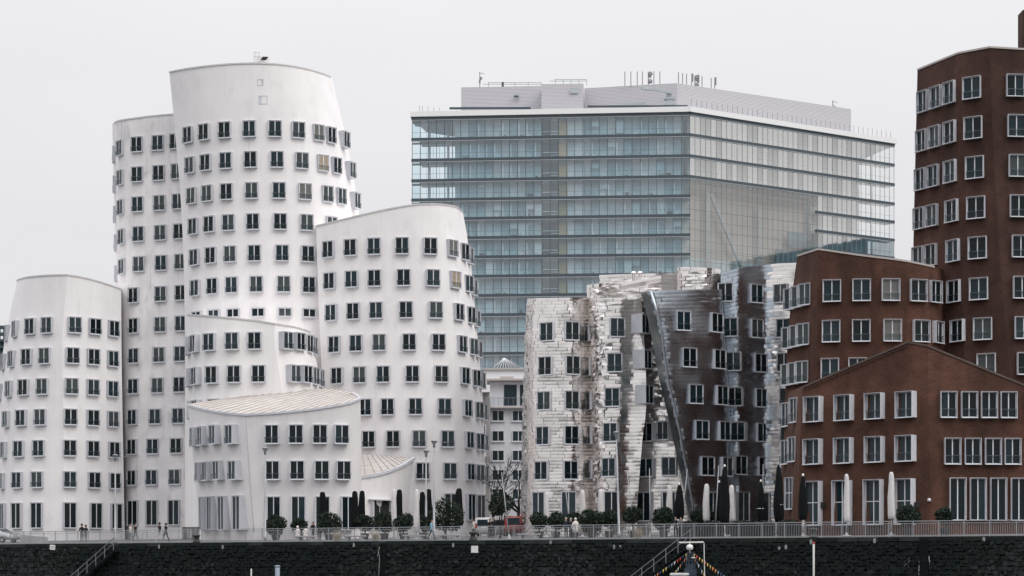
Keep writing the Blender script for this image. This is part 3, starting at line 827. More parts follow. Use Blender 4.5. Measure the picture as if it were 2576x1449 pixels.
for px in (1594, 1610):
    b = bmesh.new(); lathe(b, [(.16, 0), (.16, 1.1), (.26, 1.15), (.26, 1.4), (.05, 1.5)], 10, (X(px, 195), 195, Zy(718, 195)))
    part("flue", b, M['steel_b'], B)

# ------------------------------------------------------------------ brick buildings
kwC = dict(W=1.58, H=1.9, pr=.34, rc=.20, white=True)
C1, SC1 = tower("brick_tower", "tall dark brick tower rising out of the frame's right edge, with a stub chimney", "building", [
    (190, [(178, 2330), (B0, 2310)], T_),
    (165.7, [(175, 2308), (420, 2302), (660, 2297), (B0, 2290)], T_),
    (160.9, [(133, 2410), (500, 2414), (B0, 2440)], T_),
    (159.3, [(118, 2490), (400, 2500), (660, 2515), (900, 2538), (B0, 2570)], T_),
    (159.8, [(128, 2660), (B0, 2720)], T_), (190, [(128, 2680), (B0, 2720)], T_)], M['brick_dark'], 2450, 165, (1, 4), coping_mat=M['seam'])
grid(C1, SC1, [220, 321, 421, 522, 623, 726, 827, 917], [
    ([2324, 2321, 2318, 2315, 2312], dict(W=1.3)), ([2357, 2354, 2350, 2347, 2344], dict(W=1.38)), ([2391, 2392, 2393, 2397, 2400, 2402, 2411], dict(W=1.42)),
    [2446, 2449, 2453, 2456, 2460, 2463, 2473, 2482], [2553, 2556, 2559, 2562, 2567, 2570, 2574, 2580]], 160, **kwC)
b = bmesh.new(); box(b, (X(2590, 163), 163, Zy(95, 163)), (1.6, 1.6, 4.4)); part("chimney", b, M['brick_dark'], C1)
C2, SC2 = tower("brick_office_block", "dark brick block with splayed left wing, between the steel building and the brick tower", "building", [
    (190, [(643, 2040), (B0, 2010)], T_),
    (165.6, [(643, 2006), (750, 1991), (850, 1982), (1000, 1975), (B0, 1965)], T_),
    (160.9, [(626, 2059), (1000, 2052), (B0, 2045)], T_),
    (160.2, [(641, 2162), (B0, 2160)], F_), (160.2, [(656, 2279), (B0, 2295)], F_),
    (161.2, [(671, 2350), (B0, 2372)], F_), (164.5, [(682, 2382), (B0, 2405)], T_), (190, [(690, 2400), (B0, 2420)], T_)], M['brick'], 2180, 165, (1, 5), coping_mat=M['seam'])
grid(C2, SC2, [730, 832, 928], [[2093, 2091, 2088], [2167, 2166, 2157], ([2240, 2244], dict(pane=4)), ([2309, 2316], dict(pane=0)), ([2351, 2358], dict(pane=0, W=1.3))], 160.2, **{**kwC, 'W': 1.55})
grid(C2, SC2, [730, 832, 928, 1030], [([1992, 1987, 1985, 1980], dict(pr=.45)), ([2011, 2007, 2004, 1997], dict(pr=.45)), ([2030, 2026, 2023], dict(pr=.45))], 160.2, **{**kwC, 'pane': 3, 'dyaw': 24, 'rc': .1, 'W': 1.3})
M['verge'] = mat("dark_verge", (0.10, 0.07, 0.06), .7, noise=(1, .3))
C3, SC3 = tower("brick_gabled_building", "low gabled brick building with tall ground floor windows, foremost of the brick group", "building", [
    (178, [(992, 2010), (B0, 1990)], T_),
    (161.5, [(985, 1984), (1100, 1972), (B0, 1957)], T_),
    (153.0, [(973, 2020), (1150, 2011), (B0, 2003)], T_),
    (148.0, [(860, 2284), (B0, 2284)], T_), (147.3, [(869, 2333), (B0, 2342)], T_),
    (147.7, [(968, 2576), (B0, 2580)], T_), (148.2, [(1012, 2690), (B0, 2690)], T_), (178, [(1012, 2690), (B0, 2690)], T_)], M['brick'], 2300, 152, (2, 6), coping_mat=M['verge'])
tallC = dict(tall=2, H=3.65)
kw3 = dict(W=1.55, H=2.08, pr=.34, rc=.22, white=True)
grid(C3, SC3, [1018, 1128, (1262, tallC)], [[2049, 2048, 2047], [2126, 2125, 2121], [2203, 2203, 2200], [2281, 2280, 2278]], 148, **{**kw3, 'pane': 2, 'rc': .42, 'pr': .55, 'dyaw': -10})
grid(C3, SC3, [1018, 1135, (1256, dict(tall=1, H=3.4))], [[2385, 2395, 2408], [2437, 2446, 2459], [2487, 2497, 2510], [2536, 2546, 2562], [2600, 2606, 2612]], 147.4, **{**kw3, 'pane': 0, 'W': 1.3})
grid(C3, SC3, [1018, 1121, (1235, dict(tall=2, H=2.7))], [[1981, 1979], [2002, 1998, 1991]], 151, **{**kw3, 'pane': 2, 'dyaw': 20, 'rc': .1, 'W': 1.3})
b = bmesh.new()                                                          # row of corbel blocks below the left verge
for k in range(26):
    p = SC3.grid[-1][SC3.idx[2]].lerp(SC3.grid[-1][SC3.idx[3]], (k + .5) / 26); box(b, (p.x - .06, p.y - .07, p.z - .28), (.14, .14, .14))
part("corbel_blocks", b, M['brick_dark'], C3, kind="stuff")
for px, y in ((2068, 1270), (2305, 1270)):
    loc, n_ = SC3.hit(px, y=y); b = bmesh.new(); box(b, (0, -.25, 0), (.3, .3, .42), rz=.4); box(b, (0, -.08, .05), (.08, .2, .08))
    o = obj("loudspeaker", b, M['dark'], C3); o.location = loc - C3.location
loc, n_ = SC3.hit(2336, y=1258); b = bmesh.new(); lathe(b, [(.05, -.12), (.16, -.1), (.12, .1), (.05, .14)], 8, (0, -.2, 0)); box(b, (0, -.06, -.08), (.06, .24, .06))
o = obj("wall_lamp", b, M['casing_w'], C3); o.location = loc - C3.location

# ------------------------------------------------------------------ glass office building behind
G = thing("glass_office_building", "huge glass office building with grey rooftop plant rooms and antennas, behind all the others", "building", (30, 330, 0))
GC = Vector((X(1735, 320), 320, 0)); GL = Vector((X(1037, 323.6), 323.6, 0)); GR = Vector((X(2249, 344), 344, 0))
def yz(y): return Zy(y, 320)                                   # height of a level read on the near corner
M['g_band'] = mat("slab_edge", (0.065, 0.085, 0.10), 0.4, metal=0.3)
M['g_line'] = mat("pale_metal_edge", (0.42, 0.46, 0.48), 0.4, metal=0.3)
M['g_core'] = mat("office_inner_wall", (0.60, 0.72, 0.76), 0.7, noise=(0.35, 0.3))
M['g_core2'] = mat("pale_inner_wall", (0.70, 0.69, 0.66), 0.7, noise=(0.12, 0.25))
M['g_atrium'] = mat("beige_atrium_wall", (0.56, 0.52, 0.47), 0.7, noise=(0.08, 0.35))
M['g_teal'] = mat("teal_wall_and_painted_reflection", (0.10, 0.20, 0.24), 0.5, noise=(0.3, .5))
M['g_stair'] = mat("dark_stairwell", (0.05, 0.08, 0.10), 0.7, noise=(0.4, .3))
M['g_wood'] = mat("brown_panelling", (0.66, 0.43, 0.23), 0.6)
M['g_pale'] = mat("pale_grey_wall", (0.80, 0.83, 0.86), 0.6)
M['g_white'] = mat("white_fascia", (0.80, 0.80, 0.80), 0.5)
M['g_mull'] = mat("dark_mullion", (0.06, 0.09, 0.10), 0.4, metal=.4)
M['g_mull2'] = mat("grey_mullion", (0.30, 0.33, 0.35), 0.4, metal=.4)
M['g_slabs'] = mat("floor_slab", (0.40, 0.45, 0.48), 0.7)
def cladding():
    m = bpy.data.materials.new("ribbed_cladding"); m.use_nodes = True
    t = m.node_tree; b = t.nodes["Principled BSDF"]; nn, ll = t.nodes.new, t.links.new
    b.inputs["Base Color"].default_value = (0.50, 0.485, 0.51, 1); b.inputs["Roughness"].default_value = .5; b.inputs["Metallic"].default_value = .2
    co = nn("ShaderNodeTexCoord"); w = nn("ShaderNodeTexWave"); w.wave_type = 'BANDS'; w.bands_direction = 'Z'; w.inputs["Scale"].default_value = 1.3
    ll(co.outputs["Object"], w.inputs[0]); bp = nn("ShaderNodeBump"); bp.inputs["Strength"].default_value = .35; bp.inputs["Distance"].default_value = .06
    ll(w.outputs[1], bp.inputs["Height"]); ll(bp.outputs[0], b.inputs["Normal"])
    return m
M['clad'] = cladding()
GLASS = [see_through("blue_facade_glass", (0.74, 0.89, 0.94), 0.15, .03, (.90, .97, 1)), see_through("facade_glass", (0.80, 0.92, 0.96), 0.18, .03, (.92, .98, 1)),
         see_through("deep_facade_glass", (0.64, 0.81, 0.87), 0.14, .03, (.88, .96, 1))]
GLASS_R = [see_through("mirror_facade_glass", (0.80, 0.86, 0.88), 0.52, .03, (1, .985, .955)), see_through("clear_facade_glass", (0.82, 0.89, 0.91), 0.38, .03, (1, .985, .95))]
GLASS_A = see_through("atrium_glass", (0.86, 0.88, 0.88), 0.20, .03, (1, .98, .95))
levels_y = [283, 336, 389, 441, 490, 539, 588, 637, 686, 735, 784, 833, 882, 931, 980]
LV = [yz(y) for y in levels_y]
def face(A, B_):
    t = (B_ - A); ln = t.length; t.normalize(); n_ = Vector((t.y, -t.x, 0))
    if n_.y > 0: n_ = -n_
    return A, t, n_, ln
FL, FR = face(GL, GC), face(GC, GR)
def fbox(bm, fc, s0, s1, off0, off1, z0, z1, mi=0):
    """box on a facade: s along it, off inwards"""
    A, t, n_, ln = fc
    c = A + t * (s0 + s1) / 2 - n_ * (off0 + off1) / 2
    box(bm, (c.x, c.y, (z0 + z1) / 2), (abs(s1 - s0), abs(off1 - off0), abs(z1 - z0)), mi, math.atan2(t.y, t.x))
bands_l = range(len(LV))
for i, z in enumerate(LV):
    b = bmesh.new()
    fbox(b, FL, -.15, FL[3] + .1, -.12, .5, z - .42, z + .06, 0)
    fbox(b, FL, 0, FL[3], -.16, 0.1, z - .56, z - .46, 1)
    fbox(b, FL, 0, FL[3], .5, .7, z - .95, z - .62, 0)
    fbox(b, FL, 1.2 if i else 0, FL[3] - .3, .7, 4.5, z - .50, z - .30, 2)
    part("floor_band", b, [M['g_band'], M['g_line'], M['g_slabs']], G)
    b = bmesh.new()
    s0 = 0 if i < 4 else FR[3] * (.60 if i < 6 else .62)
    if i <= 8:
        fbox(b, FR, s0 + .02, FR[3] + .1, -.12, .5, z - .42, z + .06, 0)
        fbox(b, FR, s0 + .1, FR[3], -.16, .1, z - .56, z - .46, 1)
        fbox(b, FR, s0 + .3, FR[3] - .2, .7, 2.0, z - .50, z - .30, 2)
        part("floor_band", b, [M['g_band'], M['g_line'], M['g_slabs']], G)
    else: b.free()
# mullions and panes
NB_L, NB_R = 34, 41
b = bmesh.new()
zb = LV[-1] - 4
for k in range(NB_L + 1):
    s = FL[3] * k / NB_L; fbox(b, FL, s - .045, s + .045, -.07, .05, zb, LV[0] - .4)
for k in range(NB_R + 1):
    s = FR[3] * k / NB_R; fbox(b, FR, s - .016, s + .016, -.05, .03, zb, LV[0] - .4, 1)
for i in range(len(LV) - 1):
    h = LV[i] - LV[i + 1]
    fbox(b, FL, 0, FL[3], .55, .60, LV[i + 1] + h * .30, LV[i + 1] + h * .30 + .05)
    if i < 8: fbox(b, FR, 0, FR[3], .55, .60, LV[i + 1] + h * .30, LV[i + 1] + h * .30 + .05)
    for k in range(NB_R):
        if i < 3 or (k > 26 and i < 8):
            s = FR[3] * (k + .5) / NB_R; fbox(b, FR, s - .02, s + .02, .6, .66, LV[i + 1] + .1, LV[i + 1] + h * .36)
part("mullion", b, [M['g_mull'], M['g_mull2']], G, kind="stuff")
panes = []
for fi, (fc, nb) in enumerate(((FL, NB_L), (FR, NB_R))):
    A, t, n_, ln = fc
    for i in range(len(LV) - 1):
        for k in range(nb):
            w = ln / nb; s = (k + .5) * w; h = LV[i] - LV[i + 1] - (.62 if (fi == 0 or i < 3) else .04)
            zc = LV[i + 1] + .08 + h / 2
            panes.append((fi, i, k, A + t * s - n_ * .02 + Vector((0, 0, zc)), w - .09, h, math.atan2(t.y, t.x)))
panes.sort(key=lambda p: -p[4] * p[5] / p[3].y * (1.0 if p[1] < 9 else .2))
_pm = {}
big, sm = panes[:300], panes[300:]
for fi, i, k, c, w, h, rz in big:
    key = (round(w, 3), round(h, 3))
    if key not in _pm:
        bb = bmesh.new(); box(bb, (0, 0, 0), (w, .02, h)); me = bpy.data.meshes.new("pane"); bb.to_mesh(me); bb.free(); me.materials.append(GLASS[0]); _pm[key] = me
    o = bpy.data.objects.new("pane", _pm[key]); COL.objects.link(o); o.parent = G; o.location = c - G.location
    o.rotation_euler = (rnd.gauss(0, .004), 0, rz + rnd.gauss(0, .004))
    o.material_slots[0].link = 'OBJECT'; o.material_slots[0].material = (rnd.choices(GLASS, (4, 4, 2)) if fi == 0 else [GLASS_A] if i >= 3 and k < NB_R * .6 else rnd.choices(GLASS_R, (3, 2)))[0]
b = bmesh.new()
for fi, i, k, c, w, h, rz in sm:
    box(b, c, (w, .02, h), rnd.choice((0, 0, 1, 1, 2)) if fi == 0 else 5 if i >= 3 and k < NB_R * .6 else rnd.choice((3, 3, 4)), rz + rnd.gauss(0, .004))
part("pane", b, GLASS + GLASS_R + [GLASS_A], G, kind="stuff")
# inner walls of the offices; the corners stay open so the sky shows through
zt = LV[0] - .5
b = bmesh.new()
s_open = FL[3] * .152
def sx(px):                                                    # bearing -> distance along the left face
    return (px - 1037) / (1735 - 1037) * FL[3]
for i in range(len(LV) - 1):
    h0, h1 = LV[i + 1] + .1, LV[i] - .45
    st = s_open - (0.9 if i == 2 else 0)
    fbox(b, FL, st, sx(1362), 1.7, 2.1, h0, h1, 0)
    fbox(b, FL, sx(1472), FL[3] - 1.2, 1.7, 2.1, h0, h1, 0)
    fbox(b, FL, sx(1366), sx(1405), 1.7, 1.9, h0, h1, 1)
    fbox(b, FL, sx(1366), sx(1405), 1.2, 1.3, h0 + .9, h0 + 1.0, 3)
    fbox(b, FL, sx(1385), sx(1405), 1.2, 1.3, h0 + .45, h0 + .53, 3)
    fbox(b, FL, sx(1407), sx(1428), 1.4, 1.9, h0, h1, 2)
    fbox(b, FL, sx(1429), sx(1470), 1.5, 1.9, h0, h1, 3)
    fbox(b, FL, sx(1441), sx(1456), 1.42, 1.5, h0, h0 + 2.2, 4)
    for q in range(NB_L):                                      # partitions, desks and blinds behind the glass
        s = FL[3] * q / NB_L
        if s < s_open or sx(1360) < s < sx(1474) or s > FL[3] - 2: continue
        r_ = rnd.random()
        if r_ < .35: fbox(b, FL, s + .05, s + .30, .9, 1.7, h0, h1, 3)
        if rnd.random() < .16: fbox(b, FL, s + .08, s + 1.32, 1.0, 1.05, h1 - rnd.choice((.8, 1.4, 2.6)), h1, rnd.choice((0, 3)))
        if rnd.random() < .5: fbox(b, FL, s + .2, s + .2 + rnd.uniform(.3, 1.0), 1.0, 1.4, h0, h0 + rnd.uniform(.25, .75), rnd.choice((3, 4, 1, 0)))
part("inner_wall", b, [M['g_core'], M['g_stair'], M['g_wood'], M['g_pale'], M['g_white']], G)
b = bmesh.new()
R = FR[3]
for i in range(len(LV) - 1):
    h0, h1 = LV[i + 1] + .1, LV[i] - .45
    if i < 3: fbox(b, FR, 1.0, R * .84, 1.9, 2.3, h0, h1, 0)
    elif i < 5: fbox(b, FR, R * .61, R * .84, 1.9, 2.3, h0, h1, 0)
    else: fbox(b, FR, R * (.50 if i == 5 else .44), R * .9, 1.9, 2.3, h0, h1, 1)  # teal area paints the reflection of a mirrored building onto the wall
fbox(b, FR, .6, R * .60, 3.2, 3.5, LV[7], LV[3] - .5, 2); fbox(b, FR, .6, R * .60, 3.2, 3.5, zb, LV[7] - .02, 3)            # the tall atrium wall
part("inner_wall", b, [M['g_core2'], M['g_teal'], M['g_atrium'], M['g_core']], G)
b = bmesh.new()                                                # lattice of the atrium front and its raking columns
A, t, n_, ln = FR
for k in range(1, 14):
    z = LV[3] - .5 - k * 1.75; fbox(b, FR, .3, R * .60, .5, .56, z, z + .06)
def fp(s, off, z): return A + t * s - n_ * off + Vector((0, 0, z))
bar(b, fp(5.6, 2.2, LV[3] - 1), fp(5.6, 2.2, zb), .7, mi=1); bar(b, fp(6.0, 2.0, LV[4] + 1), fp(14, 2.0, LV[8]), .55, mi=1)
bar(b, fp(17, 2.2, LV[4]), fp(17, 2.2, zb), .5, mi=1)
bar(b, fp(14.5, 1.2, LV[3] - 1.2), fp(27, 1.2, LV[3] - 1.2), .9, .1, mi=0)
part("atrium_lattice", b, [M['g_mull'], M['g_line']], G)
b = bmesh.new()                                                # corner columns in the open ends, far glazing lines
for s in (2.6, 5.9): tube(b, [FL[0] + FL[1] * s - FL[2] * 3.5 + Vector((0, 0, z)) for z in (zb, LV[0] - .5)], .22, 8)
for s in (R * .88, R * .95): tube(b, [fp(s, 3.5, z) for z in (zb, LV[0] - .5)], .22, 8)
for k in range(7):
    p = GL + Vector((1.0 + k * 1.1, 9.0 + k * .6, 0)); bar(b, p + Vector((0, 0, zb)), p + Vector((0, 0, LV[0] - .5)), .08)
part("column", b, M['g_pale'], G)
# roof edge and plant rooms
b = bmesh.new()
for fc in (FL, FR):
    fbox(b, fc, -.3, fc[3] + .3, -.45, 1.2, LV[0] + .06, LV[0] + .95, 0)
bmesh.ops.remove_doubles(b, verts=b.verts, dist=.001)
part("roof_fascia", b, M['g_white'], G)
b = bmesh.new()
dv = Vector((0, 12, 0))
v1 = [b.verts.new((p.x, p.y, LV[0] + .5)) for p in (GL, GC, GR, GR + Vector((-8, 26, 0)), GC + Vector((-8, 40, 0)), GL + Vector((2, 10, 0)))]
f = b.faces.new(v1); r_ = bmesh.ops.extrude_face_region(b, geom=[f])
for v in r_['geom']:
    if isinstance(v, bmesh.types.BMVert): v.co.z -= .7
bmesh.ops.recalc_face_normals(b, faces=b.faces)
part("roof", b, M['g_slabs'], G)
def plant(pts, y_top, dref, name="plant_room"):
    """block with a ribbed metal skin; pts = plan corners"""
    b = bmesh.new(); zt_ = Zy(y_top, dref); z0 = LV[0] + .4
    lo = [b.verts.new((p.x, p.y, z0)) for p in pts]; hi = [b.verts.new((p.x, p.y, zt_)) for p in pts]
    for i in range(len(pts)): b.faces.new((lo[i], lo[(i + 1) % len(pts)], hi[(i + 1) % len(pts)], hi[i]))
    b.faces.new(hi); bmesh.ops.recalc_face_normals(b, faces=b.faces)
    return part(name, b, M['clad'], G)
def on(px, d): return Vector((X(px, d), d, 0))
plant([on(1160, 333), on(1362, 332), on(1366, 345), on(1165, 345)], 220, 333)
plant([on(1362, 328), on(1468, 327.5), on(1470, 344), on(1366, 344)], 212, 328)
plant([on(1470, 332), on(1703, 328.5), on(2141, 347), on(2130, 358), on(1474, 346)], 214.5, 330)
b = bmesh.new()
pA, pB = on(1703, 328.5), on(2141, 347); tt = (pB - pA).normalized(); nn_ = Vector((tt.y, -tt.x, 0))
def louv(s0, s1, z0, z1):
    c = pA + tt * (s0 + s1) / 2 + nn_ * .06
    box(b, (c.x, c.y, (z0 + z1) / 2), (s1 - s0, .1, z1 - z0), 0, math.atan2(tt.y, tt.x))
    for k in range(6):
        z = z0 + (z1 - z0) * (k + .5) / 6; c2 = c + nn_ * .1; box(b, (c2.x, c2.y, z), (s1 - s0 - .1, .1, .09), 1, math.atan2(tt.y, tt.x))
Lp = (pB - pA).length
louv(Lp * .18, Lp * .275, LV[0] + .9, LV[0] + 3.0); louv(Lp * .385, Lp * .415, LV[0] + .9, LV[0] + 2.7); louv(Lp * .70, Lp * .73, LV[0] + .9, LV[0] + 2.6)
box(b, (X(1299, 331.8), 331.8, Zy(243.5, 332)), (.9, .1, .8), 1); box(b, (X(1299, 331.7), 331.7, Zy(243.5, 332)), (.8, .1, .3), 0)
box(b, (X(1445, 327.4), 327.4, Zy(231, 328)), (1.5, .1, .8), 1)
part("louvre", b, [M['g_band'], M['g_line']], G)
b = bmesh.new()                                                # roof rails, gutters, cleaning crane
for x0, x1, y0, d in ((1215, 1362, 208, 334), (1383, 1476, 200, 330)):
    for dy in (0, 4): bar(b, (X(x0 + (12 if dy == 0 else 0), d), d, Zy(y0 + dy, d)), (X(x1, d), d, Zy(y0 + dy, d)), .06)
    for k in range(5):
        px = x0 + 14 + (x1 - x0 - 14) * k / 4; bar(b, (X(px, d), d, Zy(y0, d)), (X(px, d), d, Zy(y0 + 14, d)), .06)
box(b, (X(1265, 333), 333, Zy(213, 333)), (.35, .35, .9))
bar(b, (X(1131, 330), 330, Zy(272.5, 330)), (X(1335, 328), 328, Zy(272, 328)), .5, .3)
bar(b, (X(1478, 327), 327, Zy(268, 327)), (X(1730, 323), 323, Zy(267, 323)), .35, .3)
part("roof_rail", b, M['g_band'], G)
b = bmesh.new(); d = 325
box(b, (X(1684, d), d, Zy(264, d)), (2.0, 1.6, .35)); box(b, (X(1684, d), d, Zy(256, d)), (1.1, 1.1, 1.3)); box(b, (X(1684, d), d, Zy(249, d)), (1.8, 1.4, .3))
box(b, (X(1683, d), d, Zy(241, d)), (.9, .9, .9))
bar(b, (X(1690, d), d - .9, Zy(237, d)), (X(1612, d), d - .9, Zy(222, d)), .4)
box(b, (X(1625, d), d - .9, Zy(226, d)), (1.6, .6, .5), rz=.2); box(b, (X(1592, 326), 326, Zy(264, 326)), (4.4, .8, .7))
part("cleaning_crane", b, M['g_line'], G)
M['mast'] = mat("antenna_grey", (0.22, 0.22, 0.24), 0.5, metal=.3)
for px, y0, y1, d, kind in ((1207, 181, 240, 333, 2), (1572, 180, 213, 330, 0), (1587, 180, 213, 330, 0), (1603, 180, 213, 330, 0), (1616, 180, 213, 330, 0),
                            (1631, 181, 213, 330, 1), (1645, 180, 213, 330, 0), (1660, 180, 213, 330, 0), (1707, 182, 215, 330, 0), (1717, 184, 216, 330, 0), (1727, 186, 217, 331, 0),
                            (1740, 188, 218, 331, 3), (1748, 190, 220, 332, 1), (1755, 191, 221, 332, 3), (1766, 192, 222, 332, 0), (1789, 196, 227, 333, 0), (1798, 197, 228, 333, 3),
                            (2095, 253, 278, 346, 2), (1055, 266, 279, 325, 4), (1063, 266, 279, 325, 4), (1077, 268, 279, 325, 4), (1091, 270, 279, 325, 4), (1105, 271, 279, 325, 4)):
    b = bmesh.new(); bar(b, (X(px, d), d, Zy(y1 + 3, d)), (X(px, d), d, Zy(y0, d)), .14 if kind < 4 else .07)
    if kind == 1:
        for yy, rr in ((186, .45), (193, .25), (205, .45)):
            m4 = Matrix.Translation((X(px, d) + .3, d - .35, Zy(y0 + yy - 181, d))) @ Matrix.Rotation(math.radians(80), 4, 'X')
            bmesh.ops.create_cone(b, segments=10, radius1=rr, radius2=rr * .7, depth=.3, cap_ends=True, matrix=m4)
    if kind == 2:
        bar(b, (X(px - 2, d), d, Zy(y0 + 2, d)), (X(px + 12, d), d, Zy(y0 + 5, d)), .07); box(b, (X(px + 3, d), d, Zy(y0 + 16, d)), (.4, .4, .4)); box(b, (X(px, d), d, Zy(y0 + 24, d)), (.3, .3, .6))
    if kind == 3: box(b, (X(px + 1.5, d), d - .2, Zy(y0 + 8, d)), (.35, .2, 1.4)); bar(b, (X(px, d), d, Zy(y0 + 3, d)), (X(px + 4, d), d, Zy(y0 + 3, d)), .08)
    part("antenna_mast", b, M['mast'], G)
b = bmesh.new()                                                # lightning rods along the right roof edge
for k in range(42):
    s = FR[3] * (k + .5) / 42; p = fp(s, .3, LV[0] + .9); bar(b, p, p + Vector((0, 0, 1.5)), .06)
part("roof_rods", b, M['mast'], G, kind="stuff")
b = bmesh.new()
v1 = [b.verts.new((p.x, p.y, 0)) for p in (GL + Vector((14, 3.5, 0)), GC + Vector((-2, 3.5, 0)), GR + Vector((-14, 0, 0)), GC + Vector((0, 30, 0)))]
f = b.faces.new(v1); r_ = bmesh.ops.extrude_face_region(b, geom=[f])
for v in r_['geom']:
    if isinstance(v, bmesh.types.BMVert): v.co.z = LV[0]
bmesh.ops.recalc_face_normals(b, faces=b.faces)
part("core", b, M['g_core'], G)

# ------------------------------------------------------------------ white apartment house in the gap, and its neighbour
def simple_window(root, x, y, z, w, h, pane):
    b = bmesh.new()
    for sx_ in (-1, 1): box(b, (sx_ * (w / 2 - .05), 0, 0), (.1, .14, h))
    for sz in (-1, 1): box(b, (0, .002, sz * (h / 2 - .05)), (w - .2, .13, .1))
    box(b, (0, 0, 0), (.09, .12, h - .2)); box(b, (0, -.08, -h / 2 - .06), (w + .2, .25, .08))
    o = obj("window", b, M['frame'], root); o.location = Vector((x, y - .05, z)) - root.location
    for s in (-1, 1):
        b = bmesh.new(); box(b, (0, 0, 0), ((w - .29) / 2, .03, h - .2)); q = obj("pane", b, PANES[pane], o); q.location = (s * (w - .11) / 4, .03, 0)
dA = 262.0
AP = thing("white_apartment_house", "white apartment house with a roof terrace, seen through the gap behind the bare tree", "building", (X(1285, dA), dA, 0))
def pb(x0, x1, y0, y1, d0, d1, root, name, m, bev=0):
    b = bmesh.new(); xa, xb = X(x0, d0), X(x1, d0); za, zb_ = Zy(y1, d0), Zy(y0, d0)
    box(b, ((xa + xb) / 2, (d0 + d1) / 2, (za + zb_) / 2), (xb - xa, d1 - d0, zb_ - za))
    return part(name, b, m, root)
M['apt'] = mat("apartment_render", (0.66, 0.66, 0.70), .8, noise=(.3, .1), streak=.08)
M['apt2'] = mat("bright_gable_render", (0.82, 0.81, 0.82), .8, noise=(.3, .05))
pb(1231, 1390, 1026, B0, dA, dA + 16, AP, "wall", M['apt'])
pb(1232, 1390, 960, 1024, dA + 2.5, dA + 14, AP, "attic_storey", M['apt'])
pb(1224, 1390, 952.5, 957, dA + 1.2, dA + 15, AP, "eaves", M['seam'])
pb(1226, 1390, 1023, 1026.5, dA - .9, dA + 2, AP, "terrace_slab", M['seam'])
pb(1258, 1292, 947, 953, dA + 5, dA + 8, AP, "chimney_stack", M['seam'])
b = bmesh.new()
for px in range(1231, 1345, 12): bar(b, (X(px, dA), dA - .8, Zy(1023, dA)), (X(px, dA), dA - .8, Zy(1002, dA)), .05)
bar(b, (X(1228, dA), dA - .8, Zy(1002, dA)), (X(1345, dA), dA - .8, Zy(1002, dA)), .06)
box(b, ((X(1228, dA) + X(1345, dA)) / 2, dA - .78, Zy(1012, dA)), (X(1345, dA) - X(1228, dA), .03, 1.0), 1)
part("terrace_railing", b, [M['mast'], M['railglass']], AP)
for x0, x1 in ((1268, 1300), (1308, 1335)):
    pb(x0, x1, 968, 1020, dA + 2.42, dA + 2.46, AP, "terrace_door", PANES[1])
for y in (1046, 1097, 1146, 1195, 1243):
    for px in (1253, 1304): simple_window(AP, X(px, dA), dA, Zy(y, dA), 1.75, 1.55, 1 if px > 1280 else 0)
AP2 = thing("white_gable_house", "taller blank white gable wall behind the apartment house roof", "building", (X(1270, 285), 285, 0))
pb(1216, 1400, 929, B0, 285, 300, AP2, "wall", M['apt2']); pb(1214, 1400, 925.5, 930, 284.6, 300, AP2, "parapet", M['seam'])
b = bmesh.new()                                                 # glazed pyramid rooflight
ap = Vector((X(1268, 290), 290, Zy(900, 290))); ft = [Vector((X(p, 288), 288, Zy(926, 288))) for p in (1242, 1312)]; bk_ = [Vector((X(p, 296), 296, Zy(926, 296))) for p in (1312, 1242)]
cs = ft + bk_; vs_ = [b.verts.new(p) for p in cs]; va = b.verts.new(ap)
for i in range(4): b.faces.new((vs_[i], vs_[(i + 1) % 4], va))
for k in range(10):
    bar(b, ft[0].lerp(ft[1], k / 9) - Vector((0, .05, 0)), ap.lerp(ft[0].lerp(ft[1], k / 9), .03) - Vector((0, .05, 0)), .06, mi=1)
part("rooflight", b, [PANES[1], M['frame']], AP2)
AP3 = thing("grey_party_wall_house", "narrow grey side wall with small balcony squeezed beside the broad white tower", "building", (X(1217, 250), 250, 0))
M['party'] = mat("grey_party_wall", (0.30, 0.29, 0.29), .85, noise=(.4, .3), streak=.2)
pb(1195, 1230.5, 985, B0, 248, 266, AP3, "wall", M['party']); pb(1208, 1232, 968, 986, 246.8, 249, AP3, "balcony", M['apt2'])
for y in (1085, 1130, 1180): simple_window(AP3, X(1212, 247.9), 247.9, Zy(y, 248), 1.1, 1.7, 1)
FARB = thing("distant_glass_block", "distant dark glazed block with open steel decks at the left edge", "building", (X(-10, 300), 300, 0))
pb(-120, 21, 858, B0, 300, 325, FARB, "wall", M['g_teal'])
b = bmesh.new()
for k in range(14): box(b, (X(-30, 299), 298.8, Zy(824 + k * 17, 299)), (9, 2.0, .35), 0)
for px in (-18, -6, 4, 12, 19): bar(b, (X(px, 299), 298.2, Zy(826, 299)), (X(px, 299), 298.2, Zy(1060, 299)), .12)
part("steel_deck", b, M['g_mull'], FARB)

# tall glazed block beyond the right edge of the frame: the glass building mirrors it
NBK = thing("neighbour_tower", "tall teal glazed tower beyond the right edge, mirrored in the glass office building", "building", (196, 296, 0), rz=math.radians(17))
b = bmesh.new()
v = [b.verts.new(p) for p in ((-24, -22, 0), (24, -22, 0), (24, 22, 0), (-24, 22, 0), (-24, -22, 76), (24, -22, 76), (24, 22, 77), (-24, 22, 77))]
for q in ((3, 2, 1, 0), (4, 5, 6, 7), (0, 1, 5, 4), (1, 2, 6, 5), (2, 3, 7, 6), (3, 0, 4, 7)): b.faces.new([v[i] for i in q])
obj("wall", b, M['g_teal'], NBK)
for k in range(20):
    b = bmesh.new(); box(b, (0, 0, 4 + k * 3.6), (48.4, 44.4, .5)); obj("floor_band", b, M['g_band'] if k % 3 else M['g_line'], NBK)

